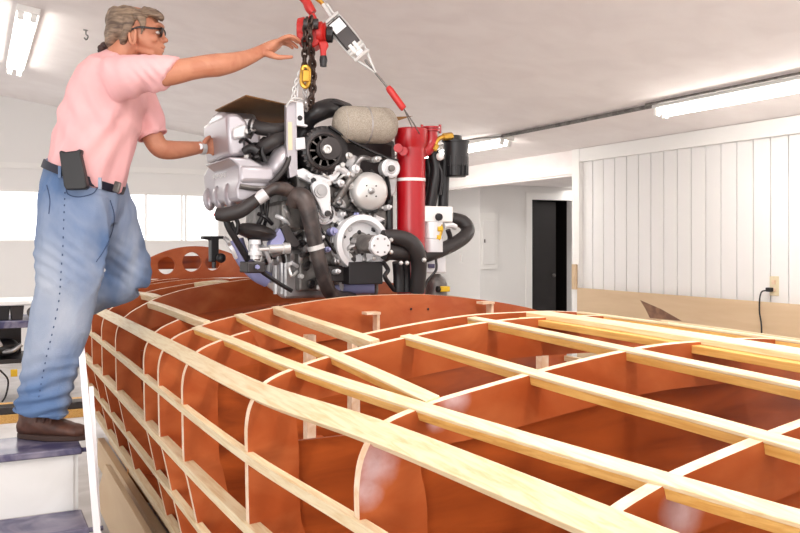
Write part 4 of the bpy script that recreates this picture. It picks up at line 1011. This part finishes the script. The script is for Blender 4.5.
def sec(px, py, d, half_px, half_d, deg, skew=0.0):
    al, ac = tilt(deg); return (P(px, py, d), ac*(half_px*d/F), AWAY*half_d+al*skew)
def limb(m, pts, n=18):
    """pts (px, py, d, r) smooth tapered tube"""
    m.tube([P(*p[:3]) for p in pts], [p[3] for p in pts], n, 5)
def fold(scale, amp, dirv=(1, 1, 1), seed=0):
    dv_ = Vector(dirv)
    def f(co):
        q = Vector((co.x*dv_.x, co.y*dv_.y, co.z*dv_.z))*scale+Vector((seed, seed*.7, 0))
        n1 = noise.noise(q); n2 = noise.noise(q*2.3+Vector((5, 1, 2)))
        return amp*((1-abs(n1)*2.6)*.7+n2*.6)
    return f
# --- body: head, neck, torso core, arms with hands
m = MB()
HDp = 3.44
# skull and face
Hc = P(138, 29, HDp)
al, ac = tilt(8)
m.loft([(P(133, 7.5, HDp), ac*.012, AWAY*.01), (P(134.5, 9, HDp), ac*.050, AWAY*.042), (P(135.5, 13, HDp), ac*.077, AWAY*.062), (P(136.5, 19, HDp), ac*.092, AWAY*.071), (P(138, 27, HDp), ac*.094, AWAY*.074), (P(141, 35, HDp), ac*.086, AWAY*.071), (P(145, 42, HDp), ac*.074, AWAY*.064), (P(149.5, 49, HDp), ac*.056, AWAY*.052), (P(153, 54.5, HDp), ac*.034, AWAY*.034), (P(154, 57, HDp), ac*.016, AWAY*.018)], 24)
# brow, nose, lips, chin, cheek, ears
def bl(px, py, dd, a, b, c, deg=0):
    m.ball(P(px, py, HDp+dd), a, b, c, 14, Matrix.Rotation(-TH, 3, 'Z') @ Matrix.Rotation(math.radians(deg), 3, 'Y'))
bl(160, 26, 0, .016, .045, .012, 10); bl(163.5, 39, 0, .020, .012, .012, 25); bl(165.5, 40.5, 0, .012, .013, .010, 0); bl(161.5, 35, 0, .013, .011, .028, -22)
bl(162, 46.5, 0, .014, .022, .008, 5); bl(161.0, 50.8, 0, .013, .020, .008, 5); bl(157.5, 55.5, 0, .021, .026, .017, 0); bl(152, 38, -.044, .026, .016, .022, 0); bl(152, 38, .044, .026, .016, .022, 0)
bl(146, 52, -.03, .040, .02, .016, 20)
# neck
m.tube([P(114, 72, 3.44), P(121, 58, 3.44), P(131, 42, 3.44)], [.068, .062, .062], 18, 5)
# torso core
m.loft([sec(86, 178, 3.45, 28, .13, 16), sec(98, 130, 3.45, 28, .14, 16), sec(110, 92, 3.45, 27, .15, 18), sec(116, 74, 3.45, 18, .11, 20), sec(119, 66, 3.45, 10, .07, 20)], 22)
# near arm
limb(m, [(128, 78, 3.27, .055), (150, 75, 3.26, .052), (172, 72.5, 3.27, .049), (190, 69, 3.29, .044), (204, 66.5, 3.31, .044), (218, 65, 3.34, .046), (232, 62.5, 3.38, .040), (248, 57.5, 3.42, .031), (261, 51.5, 3.46, .0255)])
# far arm
limb(m, [(138, 98, 3.60, .052), (146, 122, 3.60, .048), (152, 136, 3.60, .045), (160, 148, 3.61, .042), (172, 150, 3.64, .041), (186, 149, 3.68, .035), (200, 147.5, 3.73, .027)])
# hands
def hand(palm, fingers, thumb):
    m.loft(palm, 16)
    for f in fingers: m.tube([P(*q[:3]) for q in f], [q[3] for q in f], 10, 4); m.ball(P(*f[-1][:3]), f[-1][3])
    m.tube([P(*q[:3]) for q in thumb], [q[3] for q in thumb], 10, 4); m.ball(P(*thumb[-1][:3]), thumb[-1][3])
def psec(px, py, d, hw, th, deg, yaw=0.0):
    al, ac = tilt(deg); return (P(px, py, d), ac*hw, (AWAY*math.cos(yaw)+al*math.sin(yaw))*th)
hand([psec(258, 52.6, 3.45, .0255, .021, 66), psec(264, 50.3, 3.465, .027, .024, 66), psec(269, 48.2, 3.478, .027, .030, 68), psec(274, 45.6, 3.49, .024, .038, 66), psec(278.5, 43.2, 3.505, .018, .042, 66), psec(281.5, 41.8, 3.51, .010, .038, 66)],
     [[(278, 41, 3.47, .0105), (285, 37.2, 3.46, .0098), (291, 36.2, 3.46, .0092), (296, 38.2, 3.47, .0084), (299.5, 41.5, 3.49, .0078)],
      [(279, 42, 3.50, .0108), (286, 38.6, 3.495, .0100), (292.5, 38.8, 3.50, .0092), (298, 42, 3.51, .0082)],
      [(279, 43.5, 3.53, .0104), (285, 41.4, 3.53, .0096), (291.5, 43, 3.53, .0088), (297, 47.4, 3.53, .0076)],
      [(278, 45, 3.55, .0095), (283, 43.6, 3.555, .0086), (288, 45, 3.555, .0078), (292.5, 48, 3.55, .0068)]],
     [(262, 52, 3.46, .014), (270, 54.5, 3.445, .0155), (278, 57.2, 3.435, .0115), (285, 57.2, 3.44, .0098), (291.5, 57, 3.45, .008)])
hand([psec(200, 147.5, 3.73, .027, .020, 92), psec(203.5, 147, 3.735, .032, .017, 90), psec(207.5, 146.8, 3.74, .034, .015, 90), psec(210, 146.5, 3.742, .028, .014, 90)],
     [[(208, 141.5, 3.74, .0105), (212.5, 140, 3.745, .0095), (214.5, 142, 3.75, .008)], [(208.5, 144.5, 3.74, .0105), (213.5, 143.5, 3.745, .0095), (215.5, 146, 3.75, .008)],
      [(208.5, 148, 3.74, .0102), (213.5, 148, 3.745, .009), (215, 150.5, 3.75, .008)], [(208, 151.5, 3.74, .0095), (212, 152.5, 3.745, .0085), (213, 154.5, 3.75, .007)]],
     [(204, 144, 3.72, .012), (206.5, 139.5, 3.72, .0112), (209.5, 137, 3.73, .0085)])
body = remeshed('body', m, .0046, M['skin'], man, smooth_it=2)
# ear, eye, mouth
def small(name, px, py, dd, a, b, c, mt, deg=0, parent=body):
    q = MB(); q.ball(P(px, py, HDp+dd), a, b, c, 14, Matrix.Rotation(-TH, 3, 'Z') @ Matrix.Rotation(math.radians(deg), 3, 'Y')); return q.build(name, M[mt], parent)
ear = MB(); ce = P(131.8, 35.5, HDp-.078); al, ac = tilt(-8)
ear.tube([ce+al*.012-ac*.010, ce+al*.030-ac*.006, ce+al*.033+ac*.010, ce+al*.018+ac*.017, ce-al*.004+ac*.013, ce-al*.026+ac*.008, ce-al*.033+ac*.000, ce-al*.022-ac*.008], .0062, 8, 5, closed=True)
ear.ball(ce+AWAY*.008, .014, .006, .028, 12, Matrix.Rotation(-TH, 3, 'Z')); ear.build('ear', M['skin'], man)
q = MB(); ce2 = ce+AWAY*.156; q.ball(ce2, .014, .008, .030, 12, Matrix.Rotation(-TH, 3, 'Z')); q.build('ear', M['skin'], man)
for dd in (-.030, .030):
    e_ = small('eye', 157.8, 32.8, dd, .010, .011, .006, 'eye', 0, man); small('iris', 160.2, 32.8, dd, .004, .005, .005, 'steeld', 0, e_)
small('mouth', 161.2, 48.6, 0, .012, .021, .0035, 'lip', 8, man)
# --- hair
m = MB()
al, ac = tilt(8)
m.loft([(P(132, 8.2, HDp), ac*.03, AWAY*.03), (P(133, 9.6, HDp), ac*.070, AWAY*.054), (P(133.8, 13, HDp), ac*.094, AWAY*.074), (P(132.5, 17.5, HDp), ac*.100, AWAY*.083), (P(129, 23, HDp), ac*.094, AWAY*.087), (P(124, 30, HDp), ac*.070, AWAY*.086), (P(119.5, 38, HDp), ac*.052, AWAY*.080), (P(115.5, 45, HDp), ac*.036, AWAY*.062), (P(113, 49, HDp), ac*.016, AWAY*.034)], 26)
# fringe over the brow and locks in front of / over the ear
for k in range(9):
    dd = -.066+k*.0165
    m.tube([P(144, 11, HDp+dd*.6), P(154, 13.5, HDp+dd*.85), P(160.5, 17.5, HDp+dd*.8), P(162.5, 22-abs(k-4)*.5, HDp+dd*.7)], [.016, .017, .013, .005], 8, 4)
for dd in (-.078, .078):
    m.tube([P(136, 12, HDp+dd*.8), P(142, 20, HDp+dd*.96), P(142.5, 27, HDp+dd*.95), P(141.5, 34.5, HDp+dd*.92)], [.020, .017, .012, .005], 8, 4)
    m.tube([P(126, 12, HDp+dd*.8), P(129, 20, HDp+dd), P(128, 27, HDp+dd), P(125.5, 36, HDp+dd*.92), P(121, 44, HDp+dd*.7)], [.024, .024, .018, .016, .012], 8, 4)
def hairdisp(co):
    q = co-Hc; g = q.dot(RIGHT)*46+q.dot(UP)*14+q.dot(AWAY)*40
    return .0028*math.sin(g*2.2+3*noise.noise(co*12))+.003*noise.noise(co*45)
hair = remeshed('hair', m, .0048, M['hair'], man, hairdisp, 1)
m = MB()
for (px, py, r) in ((108.5, 45, .018), (104.5, 45.5, .017), (101.5, 48, .016), (100.5, 51, .012)): m.ball(P(px, py, HDp-.01), r, r, r*.9, 12)
m.build('ponytail', M['hair2'], man)
# --- glasses
g = MB(); ed = -.080
g.tube([P(131, 29.5, HDp+ed), P(140, 27, HDp+ed-.004), (P(153, 28.4, HDp+ed+.004))], .0034, 8, 4, flat=1.3)
g.tube([P(131, 29.5, HDp-ed), P(140, 27, HDp-ed+.004), P(153, 28.4, HDp-ed-.004)], .0034, 8, 4)
g.tube([P(153, 28.2, HDp+ed+.004), P(158, 28.6, HDp-.065), P(161.5, 28.6, HDp-.03), P(163, 28.6, HDp), P(161.5, 28.6, HDp+.03), P(158, 28.6, HDp+.065), P(153, 28.2, HDp-ed-.004)], .0042, 8, 4)
gf = g.build('glasses', M['glass_frame'], man)
for s in (-1, 1):
    c = P(161.0, 32.4, HDp+s*.034); fx = (RIGHT*.86+AWAY*s*.0-UP*.05); sd_ = (AWAY*.85-RIGHT*.42*(-s)).normalized(); 
    g = MB(); g.tube([c+sd_*.025*math.cos(t*math.pi/8)+UP*.0175*math.sin(t*math.pi/8) for t in range(16)], .0034, 8, 0, closed=True); g.build('lens_rim', M['glass_frame'], gf)
    g = MB(); g.loft([(c, sd_*.023, UP*.016), (c+RIGHT*.0012, sd_*.023, UP*.016)], 20); g.build('lens', M['lens'], gf)

# --- shirt
m = MB()
m.loft([sec(85, 181, 3.45, 37.5, .165, 19), sec(86.5, 172, 3.45, 39, .178, 18), sec(91, 155, 3.45, 38.5, .178, 18), sec(97, 135, 3.45, 38, .175, 18), sec(103.5, 112, 3.45, 37, .180, 18), sec(109, 94, 3.45, 35.5, .192, 19), sec(113, 80, 3.45, 31, .190, 20), sec(116.5, 69, 3.45, 24, .150, 22), sec(119, 62, 3.45, 17, .100, 24), sec(121, 57, 3.45, 13.5, .072, 26)], 30)
m.loft([sec(108, 84, 3.33, 20, .085, 62), sec(116, 80, 3.30, 22, .085, 70), sec(126, 76, 3.28, 22, .082, 80), sec(138, 74, 3.265, 19.5, .076, 88), (P(152, 73.5, 3.262), (UP*-.93-RIGHT*.36).normalized()*.072, AWAY*.072), (P(162, 73.8, 3.265), (UP*-.90-RIGHT*.44).normalized()*.070, AWAY*.070), (P(171, 73.8, 3.268), (UP*-.88-RIGHT*.47).normalized()*.069, AWAY*.068)], 24)
limb(m, [(122, 84, 3.58, .085), (135, 96, 3.60, .078), (145, 114, 3.60, .070), (152, 134.5, 3.60, .064)])
# collar and placket
m.tube([P(109, 60, 3.37), P(116, 65, 3.35), P(126, 66, 3.38), P(131, 62, 3.45), P(126, 58, 3.52), P(114, 55, 3.53), P(108, 55, 3.45)], .012, 10, 5, closed=True)
fd = fold(7, .010, (1, 1, .45), 3)
def shirt_fold(co):
    d_ = co.dot(AWAY); px = 400+co.dot(RIGHT)/d_*F; py = 242-(co.z-CAMZ)/d_*F
    dia = math.sin((px*.55+py*.30)*.42+2*noise.noise(co*5)) # drawn folds towards the waist
    wgt = min(max((py-90)/60, 0), 1)
    arm = max(0, 1-abs(px-150)/26)*max(0, 1-abs(py-74)/30)
    return fd(co)+.006*dia*wgt+.004*math.sin(px*.55-py*.5+2*noise.noise(co*8))*arm+.006*math.sin((px-py*.5)*.30+2.5*noise.noise(co*4))*max(0, 1-abs(py-110)/40)
shirt = remeshed('shirt', m, .0065, M['shirt'], man, shirt_fold, 3)
# open sleeve ends: dark inner rims
for (a, b, r) in ((P(151.6, 133.6, 3.60), P(152.8, 136.4, 3.60), .063),):
    q = MB(); q.lathe(a, b-a, [(0, r*1.01), ((b-a).length, r*1.015), ((b-a).length, r*.9), (0, r*.88)], 24, closed=True); q.build('sleeve_hem', M['shirt'], shirt)
# --- jeans
m = MB()
m.loft([sec(84.5, 171, 3.45, 35.5, .155, 19), sec(84, 180, 3.45, 37, .165, 17), sec(83, 192, 3.45, 38.5, .175, 12), sec(82, 206, 3.45, 38, .175, 6), sec(81, 222, 3.44, 34, .15, 2)], 28)
m.loft([sec(75, 195, 3.37, 34, .095, 5), sec(74.5, 215, 3.36, 35, .105, 2), sec(72.5, 240, 3.35, 35.5, .105, 3), sec(70, 270, 3.34, 33.5, .100, 5), sec(65, 300, 3.34, 31, .093, 8), sec(58, 330, 3.34, 28.5, .086, 11), sec(51.5, 360, 3.345, 26.5, .082, 12), sec(46, 385, 3.35, 25, .080, 11), sec(42.5, 402, 3.35, 25, .082, 11), sec(41, 412, 3.35, 25.5, .084, 10)], 26)
# far leg: thigh, knee on the boat, shin going back
m.tube([P(98, 192, 3.54), P(107, 212, 3.57), P(116, 236, 3.60), P(125, 258, 3.62), P(131, 276, 3.63), P(129.5, 284, 3.63)], [.118, .112, .100, .092, .083, .070], 20, 5)
m.tube([P(129, 279, 3.63), P(118, 285, 3.62), P(104, 291, 3.62), P(90, 297, 3.62), P(76, 303, 3.62), P(62, 309, 3.62)], [.083, .078, .072, .068, .066, .064], 20, 5)
jf = fold(8, .010, (1, 1, .5), 9)
def jean_fold(co):
    d_ = co.dot(AWAY); px = 400+co.dot(RIGHT)/d_*F; py = 242-(co.z-CAMZ)/d_*F
    hem = min(max((py-345)/60, 0), 1); knee = math.exp(-((py-262)/26)**2)
    far = 1 if d_ > 3.5 else 0
    return jf(co)+.0025*far*math.sin(px*.28+py*.16+2*noise.noise(co*6))+.008*hem*math.sin(py*.45+px*.12+3*noise.noise(co*9))+.0025*knee*math.sin(py*.5-px*.35)
jeans = remeshed('jeans', m, .0065, M['jeans'], man, jean_fold, 3)
hem = MB(); hem.tube([P(41, 411, 3.35)+(RIGHT*math.cos(t*math.pi/10)*25.2*3.35/F-UP*.012*math.cos(t*math.pi/10)+AWAY*.082*math.sin(t*math.pi/10)) for t in range(20)], .006, 8, 2, closed=True); hem.build('hem', M['jeans'], jeans)
# dark dashed outseam and pocket edge
def on_surface(px, py):
    import mathutils
    o_ = Vector((0, 0, CAMZ)); dr_ = (P(px, py, 1)-o_).normalized()
    return BV.ray_cast(o_, dr_)
from mathutils.bvhtree import BVHTree
BV = BVHTree.FromObject(jeans, bpy.context.evaluated_depsgraph_get())
def surface_line(name, pts, r, mt, parent, dash=0, lift=.001):
    path = catmull([Vector((x, y, 0)) for x, y in pts], 14); m = MB(); run = []
    def flush():
        if len(run) > 1: m.tube(list(run), r, 6, 0)
    for i, p in enumerate(path):
        h = on_surface(p.x, p.y)
        ok = h[0] is not None
        if dash and (i//dash) % 2: ok = False
        if ok: run.append(h[0]+h[1]*lift)
        else: flush(); run.clear()
    flush()
    return m.build(name, M[mt], parent)
surface_line('side_seam', [(65, 192), (64, 215), (63, 245), (61, 275), (59, 300), (53, 330), (47, 355), (42, 380), (38, 402)], .0022, 'seam', jeans, dash=2)
surface_line('pocket_edge', [(66, 186), (68, 194), (78, 197), (92, 194), (98, 187)], .0022, 'seam', jeans)
surface_line('side_seam', [(110, 200), (114, 215), (112, 232), (104, 250), (96, 262)], .0018, 'seam', jeans)
surface_line('back_pocket_edge', [(47, 185), (50, 200), (49, 214)], .002, 'seam', jeans)
# belt, buckle, phone pouch
m = MB(); al, ac = tilt(20); bc = P(84.5, 177, 3.45)
ring = [(math.cos(2*math.pi*i/40), math.sin(2*math.pi*i/40)) for i in range(40)]
bx, bd_ = 38.2*3.45/F, .174
prev = None; first = None
for cx_, sy_ in ring+[ring[0]]:
    b0 = bc+ac*bx*cx_+AWAY*bd_*sy_; nrm = (ac*cx_/bx+AWAY*sy_/bd_).normalized()
    r = [m.bm.verts.new(q) for q in (b0+al*.016+nrm*.001, b0-al*.016+nrm*.001, b0-al*.016+nrm*.009, b0+al*.016+nrm*.009)]
    if prev: m.bridge(prev, r)
    prev = r
belt_ = m.build('belt', M['belt'], man)
for px, py in ((60, 172), (100, 183.5)):
    m = MB(); c = P(px, py, 3.265); m.box(c, (.012, .012, .046), Matrix.Rotation(-TH, 3, 'Z')); m.build('belt_loop', M['jeans'], belt_, smooth=False, bevel=.002)
m = MB(); m.box(P(117, 187, 3.33), (.03, .012, .042), Matrix.Rotation(-TH-.4, 3, 'Z') @ Matrix.Rotation(.3, 3, 'Y')); m.build('buckle', M['alu2'], belt_, bevel=.004)
m = MB(); pcx = [(58.5, 151.5), (61, 150), (64, 152), (76, 150.5), (79.5, 148.5), (81, 151), (80, 155), (83.5, 170), (87, 187), (84, 189.5), (66, 190), (63.5, 186), (60.5, 165)]
m.prism([P(x, y, 3.232) for x, y in pcx], AWAY*.035); m.build('phone_pouch', M['black'], man, bevel=.006, label='black phone pouch clipped to the belt')
# wristwatch on the far wrist
m = MB(); wa = P(202, 147.4, 3.735); wv = (P(206, 147, 3.75)-P(200, 147.5, 3.73)).normalized(); m.lathe(wa-wv*.009, wv, [(0, .031), (.018, .033), (.018, .028), (0, .026)], 22, closed=True); wt = m.build('wristwatch', M['chrome'], man)
m = MB(); m.lathe(wa-AWAY*.031, -AWAY, [(0, .014), (.006, .013)], 18); m.build('watch_face', M['steelw'], wt)
# --- shoe on the tread (near), and the far foot behind the leg
TZ = CAMZ-.7875
def shoe(cx, cy, dirv, label=None):
    dirv = Vector(dirv).normalized(); sdv = dirv.cross(UP); b = Vector((cx, cy, TZ)); m = MB()
    S = lambda t, w_, h0, h1: (b+dirv*t+UP*((h0+h1)/2), sdv*w_, UP*((h1-h0)/2))
    m.loft([S(-.128, .020, .022, .060), S(-.118, .034, .018, .085), (b-dirv*.085+UP*.066, sdv*.042, UP*.052+dirv*.0), (b-dirv*.045+UP*.066, sdv*.045, UP*.052), (b-dirv*.0+UP*.058, sdv*.046, UP*.046), (b+dirv*.045+UP*.048, sdv*.049, UP*.036), (b+dirv*.09+UP*.040, sdv*.050, UP*.028), (b+dirv*.13+UP*.036, sdv*.042, UP*.024), (b+dirv*.155+UP*.034, sdv*.022, UP*.016)], 22)
    m.loft([(b-dirv*.070+UP*.155, sdv*.044, dirv*.056), (b-dirv*.070+UP*.11, sdv*.044, dirv*.056), (b-dirv*.066+UP*.07, sdv*.045, dirv*.058)], 20)
    up_ = remeshed('shoe', m, .005, M['shoe'], man, fold(22, .0018, (1, 1, 1), 4), 2)
    m = MB(); out_ = []
    for k in range(28):
        g = 2*math.pi*k/28; t = math.cos(g); w_ = math.sin(g)
        out_.append(b+dirv*(.013+.148*t)+sdv*(.052 if t > 0 else .044)*w_*(1-.12*abs(t))+UP*.0)
    m.prism(out_, (0, 0, .022)); m.build('sole', M['sole'], up_, bevel=.004)
    for k, t in enumerate((.0, .03, -.03)):
        m = MB(); c = b+dirv*t+UP*(.102-.2*max(t+.01, 0)-.0*k)
        m.tube([c-sdv*.044-UP*.03, c-sdv*.03, c, c+sdv*.03, c+sdv*.044-UP*.03], .0055, 8, 4); m.build('lace', M['shoe'], up_)
    return up_
sp0 = P(47, 437, 3.345)
shoe(sp0.x+.01, sp0.y+.04, RIGHT*1.0-AWAY*.12)
# far shoe beyond the near leg, sole facing back
m = MB(); a = P(50, 312, 3.62); al_, ac_ = tilt(75)
m.loft([(P(60, 309, 3.62), UP*.045, AWAY*.042), (P(50, 314, 3.62), UP*.05, AWAY*.045), (P(47, 326, 3.62), RIGHT*.035, AWAY*.048), (P(49, 342, 3.62), RIGHT*.028, AWAY*.048), (P(52, 356, 3.62), RIGHT*.018, AWAY*.036)], 18)
remeshed('shoe', m, .006, M['shoe'], man, None, 2)
